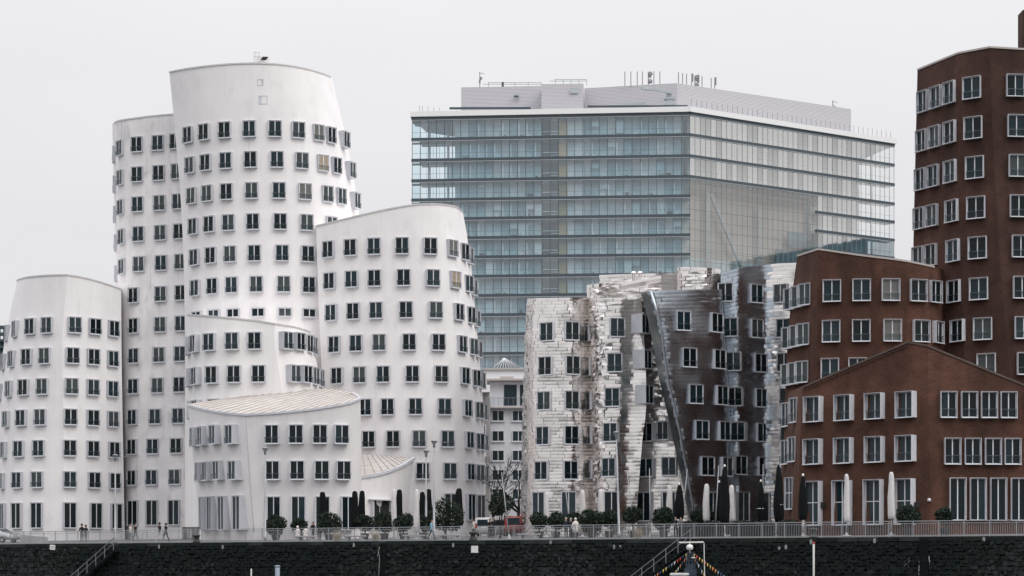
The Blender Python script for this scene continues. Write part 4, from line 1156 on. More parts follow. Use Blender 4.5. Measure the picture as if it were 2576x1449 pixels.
# ------------------------------------------------------------------ quay wall
QANG = math.atan2(QT.y, QT.x)
M['stone'] = [mat("dark_basalt", (0.011, 0.016, 0.0165), .85, noise=(1.5, .4), spec=.2), mat("mossy_basalt", (0.016, 0.022, 0.019), .85, noise=(1.5, .4), spec=.2), mat("grey_basalt", (0.032, 0.038, 0.039), .85, noise=(1.5, .4), spec=.2)]
M['wallback'] = mat("wall_joint", (0.007, 0.009, 0.009), .9, spec=.1)
M['lime'] = mat("lime_streak", (0.30, 0.32, 0.32), .8, noise=(2, .4))
QW = thing("quay_wall", "long dark basalt quay wall with a coping, carrying the promenade", "wall", (0, 151, 0))
b = bmesh.new()
c = (L0 + R0) / 2 + QN * .45
box(b, (c.x, c.y, -4.05), ((R0 - L0).length, .8, 8.0), 0, QANG)
part("wall", b, M['wallback'], QW)
def qs(s, off=0.0, z=0.0):
    """point s metres along the quay from the left frame edge, off metres towards the water"""
    p = QA + QT * s - QN * off; return Vector((p.x, p.y, z))
QLEN = (QB - QA).length
for k in range(66):                                             # coping blocks
    s = -3 + k * 1.55
    if s > QLEN + 4: break
    b = bmesh.new(); vs_ = box(b, (0, 0, 0), (1.52, .75, .34 + rnd.uniform(-.02, .02)))
    bmesh.ops.bevel(b, geom=b.edges[:], offset=.025, segments=1, affect='EDGES')
    o = obj("coping_stone", b, M['stone'][rnd.choice((0, 0, 1, 2))], QW)
    o.location = qs(s + .77, -.2, -.17 - rnd.uniform(0, .015)) - QW.location; o.rotation_euler = (0, 0, QANG)
_sm = []
for v in range(5):
    b = bmesh.new(); box(b, (0, 0, 0), (1, 1, 1))
    f = [f for f in b.faces if f.normal.y < -.5 or abs(sum(vv.co.y for vv in f.verts) + 2.0) < .01][0]
    r_ = bmesh.ops.inset_region(b, faces=[f], thickness=.16, depth=0)
    for vv in f.verts: vv.co.y -= .35; vv.co.x += rnd.uniform(-.08, .08); vv.co.z += rnd.uniform(-.08, .08)
    for vv in b.verts:
        if vv.co.y > .4: continue
        vv.co.x += rnd.uniform(-.07, .07); vv.co.z += rnd.uniform(-.07, .07)
    me = bpy.data.meshes.new("stone"); b.to_mesh(me); b.free(); _sm.append(me)
stones = []
z = -.36
while z > -3.7:
    h = rnd.uniform(.20, .30); s = -3.0
    while s < QLEN + 3:
        w = rnd.choice((rnd.uniform(.15, .28), rnd.uniform(.2, .5))); zz = z - h / 2 + rnd.uniform(-.06, .06)
        stones.append((w * h / qs(s).y, s + w / 2, zz, w * rnd.uniform(.90, .99), h * rnd.uniform(.86, 1.0), rnd.uniform(.05, .17), rnd.uniform(-.16, .16)))
        s += w
    z -= h
stones.sort(key=lambda t: -t[0])
def smat(s, z):
    r_ = math.sin(s * .35) + math.sin(s * .13 + 1) + rnd.gauss(0, .9) - (z + 2.2) * .5
    return 0 if r_ < .5 else 1 if r_ < 1.4 else 2
sv, sf, smi = [], [], []
for n_i, (a_, s, z, w, h, dp, tilt) in enumerate(stones):
    me = rnd.choice(_sm); mi = smat(s, z)
    m4 = Matrix.Translation(qs(s, dp * .5 - .05, z)) @ Matrix.Rotation(QANG, 4, 'Z') @ Matrix.Rotation(tilt, 4, 'Y') @ Matrix.Diagonal((w, dp + .1, h, 1))
    if n_i < 300 and z > -3.1:
        o = bpy.data.objects.new("stone", me); COL.objects.link(o); o.parent = QW; o.matrix_local = Matrix.Translation(-QW.location) @ m4
        if not me.materials: me.materials.append(M['stone'][0])
        o.material_slots[0].link = 'OBJECT'; o.material_slots[0].material = M['stone'][mi]
    else:
        o_ = len(sv); sv += [m4 @ v.co for v in me.vertices]
        for p in me.polygons: sf.append([o_ + i for i in p.vertices]); smi.append(mi)
me = bpy.data.meshes.new("stone"); me.from_pydata(sv, [], sf)
for m in M['stone']: me.materials.append(m)
me.polygons.foreach_set("material_index", smi); me.update()
o = obj("stone", me, (), QW, kind="stuff"); o.location = -QW.location
def q_at(px, y=None, off=0.0):
    """point above the water `off` metres in front of the wall face at a bearing (and a height)"""
    # intersect the bearing with the line shifted towards the water
    r_ = (px - CX) / F; p0 = QA - QN * off
    k = (p0.x - r_ * p0.y) / (r_ * QT.y - QT.x); p = p0 + QT * k
    return Vector((p.x, p.y, 0 if y is None else Zy(y, p.y)))
for px in (966, 2325):                                          # dark drain channels with pale edges
    b = bmesh.new(); p = q_at(px, off=.1)
    box(b, (p.x, p.y, -2.2), (.62, .3, 4.0), 0, QANG); part("drain_channel", b, M['wallback'], QW)
for px, y0, y1, w in ((955, 1376, 1449, .10), (953, 1378, 1400, .13), (2338, 1395, 1432, .10), (2312, 1412, 1449, .06)):
    b = bmesh.new(); n_ = 6
    tube(b, [q_at(px + rnd.uniform(-1, 1) + (-2 if px < 1000 else 0) * k / n_, y0 + (y1 - y0) * k / n_, .24) for k in range(n_ + 1)], [w * .5 * rnd.uniform(.5, 1) for k in range(n_ + 1)], 5)
    part("lime_streak", b, M['lime'], QW)
# chalky scrawls: strokes on the stones
M['chalk'] = mat("chalk_scrawl", (0.15, 0.17, 0.17), .9, noise=(6, .7))
def scrawl(strokes, r=.025):
    b = bmesh.new()
    for st in strokes: tube(b, [q_at(x, y, .17) for x, y in st], r, 4)
    part("chalk_scrawl", b, M['chalk'], QW)
scrawl([[(983, 1395), (987, 1389), (994, 1388), (1000, 1391), (1002, 1397)], [(985, 1402), (990, 1397), (996, 1399)], [(988, 1404), (987, 1412), (990, 1416), (996, 1413)], [(993, 1418), (998, 1424), (1000, 1430)]])
scrawl([[(2289, 1401), (2286, 1406), (2282, 1408)], [(2276, 1411), (2274, 1418), (2279, 1421), (2285, 1416), (2288, 1409)], [(2270, 1427), (2275, 1425), (2279, 1419), (2285, 1425), (2288, 1431)]])
scrawl([[(318, 1391), (328, 1390), (331, 1393)], [(318, 1392), (317, 1403), (315, 1416), (317, 1428)], [(331, 1393), (328, 1401), (331, 1404)]])
for px, y in ((1560, 1378), (1545, 1377), (1977, 1377), (1960, 1378), (890, 1372), (1140, 1372), (1385, 1366), (2040, 1364), (2200, 1361), (2475, 1358), (400, 1376), (560, 1377)):
    b = bmesh.new(); lathe(b, [(.02, 0), (.12, .004), (.08, .02)], 7); o = obj("lime_streak", b, M['lime'], QW)
    p = q_at(px, y, .19); o.matrix_local = Matrix.Translation(p - QW.location) @ Matrix.Rotation(QANG, 4, 'Z') @ Matrix.Rotation(math.radians(90), 4, 'X') @ Matrix.Diagonal((1, 1.8, 1, 1))

# ------------------------------------------------------------------ promenade railing
M['galv'] = mat("galvanised_steel", (0.36, 0.37, 0.39), .45, metal=.25, noise=(1, .15))
RL = thing("promenade_railing", "grey steel promenade railing with upright bars running along the quay edge", "railing", (0, 151, 0))
POSTS = [-3, 27, 60, 77, 110, 139, 168, 196, 223, 252, 288, 306, 331, 370, 410, 450, 480, 508, 539, 577, 617, 660, 699, 741, 784, 827, 867, 910, 954, 1000, 1044, 1089, 1134, 1173, 1207, 1246,
         1293, 1343, 1391, 1447, 1493, 1533, 1583, 1626, 1671, 1715, 1746, 1802, 1859, 1917, 1974, 2025, 2067, 2118, 2177, 2236, 2297, 2362, 2425, 2490, 2557, 2625]
GAPS = {(480, 508), (1173, 1207)}
rp = []
for px in POSTS:
    p = q_at(px, off=-.18); rp.append((px, p))
    b = bmesh.new(); box(b, (0, 0, .55), (.07, .05, 1.14)); box(b, (0, 0, .01), (.14, .12, .02))
    o = obj("post", b, M['galv'], RL); o.location = p - RL.location; o.rotation_euler = (0, 0, QANG)
bi = bmesh.new(); bt, bm_, bb = bmesh.new(), bmesh.new(), bmesh.new()
for (x0, p0), (x1, p1) in zip(rp, rp[1:]):
    if (x0, x1) in GAPS:
        for n__, b__ in (("top_rail", bt), ("mid_rail", bm_), ("bottom_rail", bb)): part(n__, b__, M['galv'], RL)
        bt, bm_, bb = bmesh.new(), bmesh.new(), bmesh.new(); continue
    bar(bt, p0 + Vector((0, 0, 1.14)), p1 + Vector((0, 0, 1.14)), .075, .06)
    bar(bm_, p0 + Vector((0, 0, .98)), p1 + Vector((0, 0, .98)), .045, .04)
    bar(bb, p0 + Vector((0, 0, .10)), p1 + Vector((0, 0, .10)), .045, .04)
    n_ = max(2, int((p1 - p0).length / .125))
    for k in range(1, n_):
        q = p0.lerp(p1, k / n_); bar(bi, q + Vector((0, 0, .10)), q + Vector((0, 0, .98)), .022)
part("top_rail", bt, M['galv'], RL); part("mid_rail", bm_, M['galv'], RL); part("bottom_rail", bb, M['galv'], RL)
part("baluster", bi, M['galv'], RL, kind="stuff")

# stairs down the wall
M['stairrail'] = mat("dull_steel_rail", (0.20, 0.21, 0.22), .5, metal=.3)
def stair(label, ax, ay, bx, by, off):
    A_, B_ = q_at(ax, ay, off), q_at(bx, by, off)
    T0 = thing("quay_stair", label, "stairs", A_)
    d = (B_ - A_); n_ = 5
    b = bmesh.new(); bar(b, A_, B_, .06); part("handrail", b, M['stairrail'], T0)
    b = bmesh.new(); bar(b, A_ - Vector((0, 0, .48)), B_ - Vector((0, 0, .48)), .045); part("handrail", b, M['stairrail'], T0)
    for k in range(n_):
        q = A_ + d * ((k + .12) / n_); b = bmesh.new(); bar(b, q, q - Vector((0, 0, 1.05)), .055); part("post", b, M['stairrail'], T0)
    ns = int(abs(d.z) / .18)
    for k in range(ns + 6):
        q = A_ + d * ((k + .5) / ns); b = bmesh.new(); box(b, (q.x + QN.x * (off * .5), q.y + QN.y * (off * .5), q.z - 1.12), (abs(Vector((d.x, d.y, 0)).length) / ns * 1.1, off * .95, .14), 0, QANG)
        part("step", b, M['stone'][0], T0)
stair("steep dark stair with grey handrail down the quay wall below the low white block", 288, 1352, 178, 1449, 1.0)
stair("steep dark stair with grey handrail down the quay wall beside the boat's mast", 1740, 1330, 1588, 1449, 1.0)

# ------------------------------------------------------------------ lamps and poles
M['pole'] = mat("grey_pole", (0.34, 0.35, 0.37), .45, metal=.3)
M['polewhite'] = mat("white_pole", (0.75, 0.74, 0.72), .5)
M['red'] = mat("red_paint", (0.5, 0.06, 0.04), .5)
def lamp(px, ytop, back, label, lean=0.0, head=1):
    p = Q(px, back); p.z = ground_z(p); zt_ = Zy(ytop, p.y)
    t = thing("street_lamp", label, "street lamp", p, "slim grey promenade lamps")
    h = zt_ - p.z; b = bmesh.new(); lathe(b, [(.16, 0), (.16, .5), (.10, .55), (.10, h * .45), (.075, h * .46), (.06, h)], 8)
    pl = part("pole", b, M['pole'], t); pl.location = (0, 0, 0)
    b = bmesh.new(); lathe(b, [(.10, -.55), (.12, -.3), (.24, -.06), (.30, 0), (.12, .07)], 10, (.0, 0, h + .2))
    bar(b, (.1, 0, h + .1), (1.3 * head, 0, h + .06), .05, .03)
    hd = part("lamp_head", b, M['pole'], t); hd.location = (0, 0, 0)
    t.rotation_euler = (0, lean, 0)
lamp(290, 1150, 1.2, "slim grey lamp post at the head of the stair before the low white block")
lamp(667, 1133, 7, "slim grey lamp post before the corner of the leaf roofed block")
lamp(1072, 1139, 12, "shorter of two lamp posts before the broad white tower")
lamp(1092, 1115, 4, "taller of two lamp posts before the broad white tower, with a narrow sign")
lamp(1558, 1093, 9, "lamp post standing before the steel building, slightly leaning", lean=-.03)
POLES = [((1419, 1193), (1436, 1307), 14, "thin grey leaning pole before the second window column of the steel building"),
         ((1577, 1183), (1598, 1308), 12, "thin grey leaning pole right of the steel building's lamp post"),
         ((1634, 1178), (1636, 1317), 12, "thin upright grey pole before the dip in the steel facade"),
         ((1664, 1180), (1669, 1300), 14, "thin grey pole just left of the pair of white and black parasols below the ridge"),
         ((1729, 1180), (1712, 1300), 15, "thin grey pole leaning across the lower end of the steel ridge"),
         ((1808, 1171), (1798, 1307), 12, "thin pale pole touching the black parasol with a pale tip"),
         ((1920, 1167), (1918, 1300), 14, "thin grey pole rising behind the smaller black parasol by the steel building's right edge"),
         ((1262, 1188), (1281, 1332), 6, "thin pale leaning pole before the bushy tree in the gap")]
for (x0, y0), (x1, y1), back, lab in POLES:
    p = Q(x1, back); d = p.y; base = Vector((p.x, d, ground_z(p))); top = Vector((X(x0, d), d, Zy(y0, d)))
    t = thing("leaning_pole", lab, "pole", base, "thin leaning poles on the terrace")
    b = bmesh.new(); tube(b, [base, base.lerp(top, .5), top], [.055, .05, .03], 7); part("shaft", b, M['pole'], t)
    b = bmesh.new(); lathe(b, [(.22, 0), (.22, .08), (.10, .12), (.09, .4)], 8, base); part("foot", b, M['pole'], t)

# ------------------------------------------------------------------ parasols
M['pw'] = mat("white_canvas", (0.62, 0.60, 0.60), .9, noise=(3, .12)); M['pk'] = mat("black_canvas", (0.008, 0.009, 0.010), .95, noise=(3, .3), spec=.15)
def parasol(px, y0, y1, wpx, col, back, label, slim=False, strap=False, tip=False):
    p = Q(px, back); p.z = ground_z(p); d = p.y
    h0, h1 = Zy(y1, d) - p.z, Zy(y0, d) - p.z; r = wpx / F * d / 2
    t = thing("closed_parasol", label, "parasol", p, "closed parasols on the promenade terraces")
    b = bmesh.new(); H = h1 - h0
    if slim: prof = [(r * .80, 0), (r * .95, .02 * H), (r, .10 * H), (r * .92, .45 * H), (r * .75, .8 * H), (r * .62, .95 * H), (r * .45, .985 * H), (.03, H)]
    else: prof = [(r * .55, 0), (r * .8, .03 * H), (r * .95, .12 * H), (r, .3 * H), (r * .85, .5 * H), (r * .6, .75 * H), (r * .38, .93 * H), (r * .2, .98 * H), (.02, H)]
    lathe(b, prof, 24, (0, 0, h0), fold=.10, nf=8)
    for v in b.verts:
        v.co.x += math.sin(v.co.z * 2.1 + px) * .03; v.co.y += math.cos(v.co.z * 1.7 + px) * .03
    obj("cover", b, M['pw'] if col == 'w' else M['pk'], t)
    b = bmesh.new(); lathe(b, [(.045, 0), (.045, h0 + .2)], 8); obj("pole", b, M['polewhite'] if col == 'k' else M['pole'], t)
    b = bmesh.new(); lathe(b, [(.42, 0), (.42, .07), (.12, .12), (.07, .3)], 10); obj("base", b, M['pole'], t)
    if strap:
        b = bmesh.new(); lathe(b, [(r * 1.0, -.02), (r * 1.03, 0), (r * 1.0, .03)], 14, (0, 0, h0 + H * .3)); obj("strap", b, M['polewhite'], t)
    if tip:
        b = bmesh.new(); lathe(b, [(.10, -.12), (.09, .0), (.02, .1)], 8, (0, 0, h1)); obj("tip", b, M['polewhite'], t)
W_, K_ = 'w', 'k'
for a in [(812, 1237, 1312, 19, K_, 12, "closed black parasol before the third tall window of the leaf roofed block", True),
          (892, 1235, 1330, 19, K_, 12, "left of two close black parasols at the right end of the leaf roofed block", True),
          (910, 1234, 1322, 18, K_, 14, "right of two close black parasols beside the annex entrance", True),
          (991, 1231, 1335, 14, W_, 10, "slim closed white parasol at the right end of the white annex", True),
          (1004, 1231, 1318, 18, K_, 14, "closed black parasol directly right of the slim white one at the annex", True),
          (1048, 1231, 1338, 15, W_, 7, "slim closed white parasol left of the two black parasols before the broad white tower", True),
          (1062, 1237, 1320, 17, K_, 14, "lower black parasol just right of the white one before the broad tower", True),
          (1078, 1230, 1320, 19, K_, 15, "black parasol beside the shorter lamp post before the broad tower", True),
          (1154, 1228, 1322, 21, K_, 13, "black parasol right of the large dark shrub before the broad tower", True),
          (1375, 1237, 1302, 13, W_, 16, "white parasol before the steel building's first ground floor window", True),
          (1466, 1233, 1303, 15, W_, 16, "white parasol between the second and third window columns of the steel building", True),
          (1512, 1230, 1302, 15, W_, 16, "white parasol just left of the steel building's third tall window", True),
          (1684, 1221, 1302, 16, W_, 16, "white parasol touching a black one below the end of the steel ridge", True),
          (1709, 1217, 1306, 24, K_, 14, "black parasol at the foot of the steel ridge, above the seated pair", False, False, True),
          (1777, 1217, 1310, 17, W_, 13, "white parasol before the dark steel wing, left of the tall black parasol", True),
          (1809, 1211, 1312, 24, K_, 13, "black parasol with a pale tip, between a white one and the tall black one", False, False, True),
          (1823, 1171, 1318, 25, K_, 10, "tallest black parasol, standing before the dark steel wing", False, False, True),
          (1840, 1220, 1311, 17, W_, 12, "white parasol directly right of the tallest black parasol", True),
          (1914, 1209, 1310, 20, K_, 12, "smaller black parasol with pale strap at the steel building's right end", False, True, True),
          (1959, 1168, 1314, 25, K_, 8, "large black parasol with pale strap before the corner of the gabled brick building", False, True),
          (2020, 1194, 1308, 22, K_, 6, "black parasol before the first tall window of the gabled brick building", False, False, True),
          (2130, 1192, 1312, 15, W_, 6, "white parasol before the second tall window of the gabled brick building", True),
          (2242, 1187, 1306, 17, W_, 6, "bright white parasol on the brick pier between the third and fourth tall windows", True)]:
    parasol(*a)

# ------------------------------------------------------------------ shrubs and trees
M['leaf'] = [mat("dark_leaf", (0.010, 0.019, 0.014), .7, spec=.25), mat("green_leaf", (0.018, 0.033, 0.020), .65, spec=.25), mat("olive_leaf", (0.022, 0.032, 0.018), .7, spec=.25)]
M['bark'] = mat("dark_bark", (0.035, 0.03, 0.028), .9, noise=(3, .4)); M['pot'] = mat("grey_planter", (0.085, 0.085, 0.09), .7, noise=(2, .2))
def leaf_ball(r, n, squash=.9, seed=0, lump=.25, leaf=.11):
    rg_ = random.Random(seed); b = bmesh.new()
    lumps = [(Vector((rg_.gauss(0, 1), rg_.gauss(0, 1), rg_.gauss(0, 1))).normalized(), rg_.uniform(.0, lump)) for _ in range(9)]
    for i in range(n):
        d = Vector((rg_.gauss(0, 1), rg_.gauss(0, 1), rg_.gauss(0, 1))).normalized()
        rr = r * (0.80 + max(0, max(d.dot(l) - .55 for l, _ in lumps)) * lump * 2) * (rg_.random() ** .22)
        c = d * rr; c.z *= squash
        t = Vector((rg_.gauss(0, 1), rg_.gauss(0, 1), rg_.gauss(0, 1))).normalized(); u = t.cross(d + Vector((.01, .02, 0))).normalized(); v = u.cross(t).normalized()
        s = leaf * rg_.uniform(.6, 1.3)
        q = [b.verts.new(c + u * s * .5), b.verts.new(c + v * s), b.verts.new(c - u * s * .5), b.verts.new(c - v * s)]
        b.faces.new(q).material_index = rg_.choice((0, 0, 1, 1, 2))
    return b
_bm = {}
def shrub(px, yc, wpx, back, label, name="potted_shrub", stem=False, squash=.9):
    p = Q(px, back); p.z = ground_z(p); d = p.y; r = wpx / F * d / 2 / .86; zc = Zy(yc + (0 if px == 1591 else 5), d) - p.z
    t = thing(name, label, "shrub", p, "round evergreen shrubs in planters")
    me = bpy.data.meshes.new("crown"); bb_ = leaf_ball(r, int(1300 * r * r) + 350, squash, int(px), .42, .12); bb_.to_mesh(me); bb_.free()
    for m in M['leaf']: me.materials.append(m)
    o = bpy.data.objects.new("crown", me); COL.objects.link(o); o.parent = t; o.location = (0, 0, zc)
    b = bmesh.new(); tube(b, [(0, 0, .3), (.03, 0, zc * .6), (0, 0, zc)], .06, 6)
    for k in range(4):
        a = k * 1.6; tube(b, [(0, 0, zc * .6), (math.cos(a) * r * .4, math.sin(a) * r * .4, zc + r * .2)], [.04, .015], 5)
    obj("trunk", b, M['bark'], t)
    b = bmesh.new(); lathe(b, [(.30, 0), (.42, .55), (.45, .58), (.38, .56), (.36, .45)], 12); obj("planter", b, M['pot'], t)
for a in [(694, 1317, 46, 9, "round dark shrub in a planter before the first tall window of the leaf roofed block"),
          (753, 1318, 34, 12, "dark shrub behind the two people in pale coats, before the second tall window"),
          (828, 1313, 50, 9, "broad round shrub below the black parasol of the leaf roofed block"),
          (918, 1308, 40, 12, "dark shrub below the pair of close black parasols"),
          (967, 1309, 48, 10, "wide dark shrub before the annex entrance"),
          (1015, 1309, 42, 9, "round shrub between the two slim white parasols"),
          (1066, 1309, 40, 12, "dark shrub below the two black parasols before the broad tower"),
          (1356, 1306, 40, 12, "clipped round shrub below the first white parasol of the steel building"),
          (1398, 1305, 40, 11, "clipped round shrub under the thin leaning pole"),
          (1444, 1301, 36, 14, "dark shrub behind the person in white, left of the second white parasol"),
          (1489, 1305, 54, 11, "widest clipped shrub of the row before the steel building"),
          (1533, 1300, 42, 12, "clipped round shrub right of the third white parasol of the steel building"),
          (1591, 1297, 40, 12, "small round crowned tree on a forked stem before the steel building"),
          (1670, 1299, 50, 12, "broad shrub left of the seated pair below the steel ridge"),
          (1755, 1297, 36, 14, "dark shrub left of the white parasol before the dark steel wing"),
          (1788, 1293, 26, 14, "narrow shrub between a white and a black parasol before the dark steel wing"),
          (2285, 1293, 50, 5, "spreading shrub before the fourth tall window of the gabled brick building"),
          (2377, 1293, 38, 6, "small round shrub left of the black tall windows of the gabled brick building")]:
    shrub(*a)
def tree(name, label, px, d, zc, r, n, H, leaves=True, seed=1, squash=1.0, leaf=.2):
    p = Vector((X(px, d), d, 0)); p.z = ground_z(p); rg_ = random.Random(seed)
    t = thing(name, label, "tree", p)
    b = bmesh.new(); tw = bmesh.new()
    def grow(a, dirv, ln, rad, lev):
        e = a + dirv * ln; mid = a.lerp(e, .5) + Vector((rg_.gauss(0, .05), rg_.gauss(0, .05), 0)) * ln
        tube(b if lev < 2 else tw, [a, mid, e], [rad, rad * .85, rad * .68], 7 if lev < 2 else 4)
        if lev >= (3 if leaves else 5): return
        for k in range(rg_.choice((2, 3))):
            nd = (dirv + Vector((rg_.gauss(0, .6), rg_.gauss(0, .6), rg_.uniform(-.15, .55)))).normalized()
            grow(e if k else mid.lerp(e, .8), nd, ln * rg_.uniform(.62, .85), rad * .62, lev + 1)
    grow(Vector((0, 0, 0)), Vector((.03, 0, 1)), H * .36, .02 * H + .06, 0)
    obj("trunk", b, M['bark'], t); obj("branches", tw, M['bark'], t)
    if leaves:
        me = bpy.data.meshes.new("crown"); bb_ = leaf_ball(r, n, squash, seed, .5, leaf); bb_.to_mesh(me); bb_.free()
        for m in M['leaf']: me.materials.append(m)
        o = bpy.data.objects.new("crown", me); COL.objects.link(o); o.parent = t; o.location = (0, 0, zc - p.z)
tree("evergreen_tree", "bushy dark evergreen with a thick trunk in the gap before the white apartment house", 1258, 166, 3.5, 1.05, 1500, 3.2, True, 3, .95, .13)
tree("evergreen_tree", "large dark evergreen shrub reaching above the parasols before the broad white tower", 1122, 162, 2.2, 1.35, 2000, 3.0, True, 5, 1.0, .13)
tree("bare_tree", "leafless tree with spreading twigs before the white apartment house", 1304, 205, 6, 1, 0, 8.6, False, 11)
tree("bare_tree", "leafless thin tree at the left side of the gap, by the broad tower's edge", 1238, 215, 5, 1, 0, 7.2, False, 14)
M['straw'] = mat("straw_grass", (0.34, 0.29, 0.22), .9)
for px, back, lab in ((848, 3, "dry straw coloured grass clump behind the railing below the leaf roofed block"), (945, 3, "dry grass clump behind the railing below the annex"), (1605, 3, "dry grass clump behind the railing before the steel building")):
    p = Q(px, back); p.z = ground_z(p); b = bmesh.new()
    for k in range(160):
        a = rnd.uniform(0, 6.28); r_ = rnd.uniform(0, .3); l = rnd.uniform(.6, 1.1); o_ = rnd.uniform(.1, .5)
        c0 = Vector((math.cos(a) * r_, math.sin(a) * r_, 0)); c1 = c0 + Vector((math.cos(a) * o_, math.sin(a) * o_, l)); s = Vector((-math.sin(a), math.cos(a), 0)) * .02
        b.faces.new([b.verts.new(c0 - s), b.verts.new(c0 + s), b.verts.new(c1)])
    obj("ornamental_grass", b, M['straw'], None, p, label=lab, category="grass clump", group="dry grass clumps")

# ------------------------------------------------------------------ bollards, signs, benches, bin store, terrace furniture
M['iron'] = mat("rusty_iron", (0.035, 0.035, 0.032), .7, noise=(3, .4))
for px, lab in ((494, "squat iron mooring bollard in the railing gap below the short white block"), (1190, "squat iron mooring bollard above the square white sign"), (2046, "squat iron mooring bollard behind the railing before the brick gable")):
    p = q_at(px, off=-.35 if px < 2000 else -1.0); p.z = ground_z(p)
    t = thing("mooring_bollard", lab, "bollard", p, "mooring bollards on the quay edge")
    b = bmesh.new(); lathe(b, [(.34, 0), (.30, .1), (.20, .2), (.18, .42), (.24, .5)], 14); obj("shaft", b, M['iron'], t)
    b = bmesh.new(); lathe(b, [(.24, .50), (.34, .54), (.36, .62), (.26, .70), (.05, .72)], 14); obj("cap", b, M['iron'], t)
M['sign'] = mat("white_sign", (0.78, 0.77, 0.76), .6, noise=(2, .1)); M['ink'] = mat("grey_print", (0.25, 0.25, 0.26), .7)
for px, y, w, h, tilt, lab, rows in ((132, 1377, .62, .46, .06, "small white notice with two rows of print on the quay wall, nearest the left edge", 2),
                                     (1194, 1382, .64, .56, .02, "square white plate on the quay wall below a bollard", 0)):
    p = q_at(px, y, .24); t = thing("wall_sign", lab, "sign", p, rz=QANG)
    b = bmesh.new(); box(b, (0, 0, 0), (w, .04, h)); bmesh.ops.bevel(b, geom=b.edges[:], offset=.012, segments=1, affect='EDGES'); o = obj("plate", b, M['sign'], t); o.rotation_euler = (0, tilt, 0)
    b = bmesh.new()
    for k in range(rows):
        for j in range(6): box(b, (-.22 + j * .085, -.022, .07 - k * .13), (.06, .004, .06))
    if not rows: box(b, (.02, -.022, .19), (.12, .004, .02)); 
    o = obj("print", b, M['ink'], t); o.rotation_euler = (0, tilt, 0)
    for sx_ in (-1, 1): b = bmesh.new(); box(b, (sx_ * w * .3, .07, 0), (.05, .14, .05)); obj("bracket", b, M['iron'], t)
M['concrete'] = mat("pale_concrete", (0.36, 0.36, 0.37), .8, noise=(1.5, .2))
for px, back, lab in ((768, 4.2, "stone bench below the two people in pale coats"), (893, 4, "pale stone bench below the pair of close black parasols"), (1041, 4, "pale stone bench at the foot of the slim white parasol before the broad tower"),
                      (1130, 4, "pale stone bench before the large evergreen shrub"), (1330, 5, "pale stone bench at the left corner of the steel building")):
    p = Q(px, back); p.z = ground_z(p); t = thing("stone_bench", lab, "bench", p, "stone benches along the promenade", QANG)
    b = bmesh.new(); box(b, (0, 0, .40), (2.0, .55, .12)); bmesh.ops.bevel(b, geom=b.edges[:], offset=.02, segments=1, affect='EDGES'); obj("seat", b, M['concrete'], t)
    for s in (-.7, .7): b = bmesh.new(); box(b, (s, 0, .17), (.25, .45, .34)); obj("leg", b, M['concrete'], t)
t = thing("bin_enclosure", "dark slatted enclosure at the foot of the short white block", "enclosure", (X(480, 181), 181, .5))
M['slat'] = mat("dark_slat", (0.06, 0.06, 0.065), .7)
for k in range(13):
    b = bmesh.new(); box(b, (-.78 + k * .13, 0, .62), (.10, .04, 1.25)); obj("slat", b, M['slat'], t)
b = bmesh.new(); box(b, (0, .06, 1.2), (1.7, .05, .08)); box(b, (0, .06, .15), (1.7, .05, .08)); obj("frame", b, M['slat'], t)
t = thing("low_ramp_wall", "low grey sloping wall beside the parked silver car", "wall", (X(85, 180), 180, .2), rz=QANG)
b = bmesh.new(); v = [b.verts.new(p) for p in ((-1.6, -.15, -.3), (1.6, -.15, -.3), (1.6, -.15, .55), (-1.6, -.15, .8), (-1.6, .15, -.3), (1.6, .15, -.3), (1.6, .15, .55), (-1.6, .15, .8))]
for q in ((0, 1, 2, 3), (7, 6, 5, 4), (0, 4, 5, 1), (1, 5, 6, 2), (2, 6, 7, 3), (3, 7, 4, 0)): b.faces.new([v[i] for i in q])
obj("wall", b, M['concrete'], t)
for i_, (px, back, lab) in enumerate(((1735, 10, "black terrace planter trough left of the white parasol before the dark steel wing"), (1793, 9, "black terrace planter trough below the tall black parasol"), (1866, 8, "black terrace planter trough right of the white parasol at the dark steel wing"),
                      (1920, 7.5, "black terrace planter trough below the smaller strapped parasol"), (1985, 5.5, "black terrace planter trough at the corner of the gabled brick building"))):
    p = Q(px, back); p.z = ground_z(p); t = thing("planter_trough", lab, "planter", p, "black terrace planter troughs", QANG)
    b = bmesh.new(); box(b, (0, 0, .55), (1.8, .45, 1.1)); bmesh.ops.bevel(b, geom=b.edges[:], offset=.02, segments=1, affect='EDGES'); obj("trough", b, M['pk'], t)
    b = bmesh.new(); bb_ = leaf_ball(.5, 260, .45, i_ + 50, .3, .08)
    for v in bb_.verts: v.co.x *= 1.7
    o = obj("foliage", bb_, M['leaf'], t); o.location = (0, 0, 1.12); b.free()
def cafe_chair(p, rz, lab):
    t = thing("cafe_chair", lab, "chair", p, "dark cafe chairs on the terrace", rz)
    b = bmesh.new(); box(b, (0, 0, .45), (.46, .46, .05)); obj("seat", b, M['pk'], t)
    b = bmesh.new(); box(b, (0, .22, .72), (.46, .04, .46)); obj("backrest", b, M['pk'], t)
    for sx_ in (-1, 1):
        for sy in (-1, 1): b = bmesh.new(); bar(b, (sx_ * .2, sy * .2, 0), (sx_ * .2, sy * .2, .43), .035); obj("leg", b, M['pk'], t)
def cafe_table(p, lab):
    t = thing("cafe_table", lab, "table", p, "dark cafe tables on the terrace")
    b = bmesh.new(); lathe(b, [(.38, .72), (.40, .735), (.38, .75)], 14); obj("tabletop", b, M['pk'], t)
    b = bmesh.new(); lathe(b, [(.26, 0), (.25, .03), (.04, .06), (.035, .72)], 10); obj("pedestal", b, M['iron'], t)
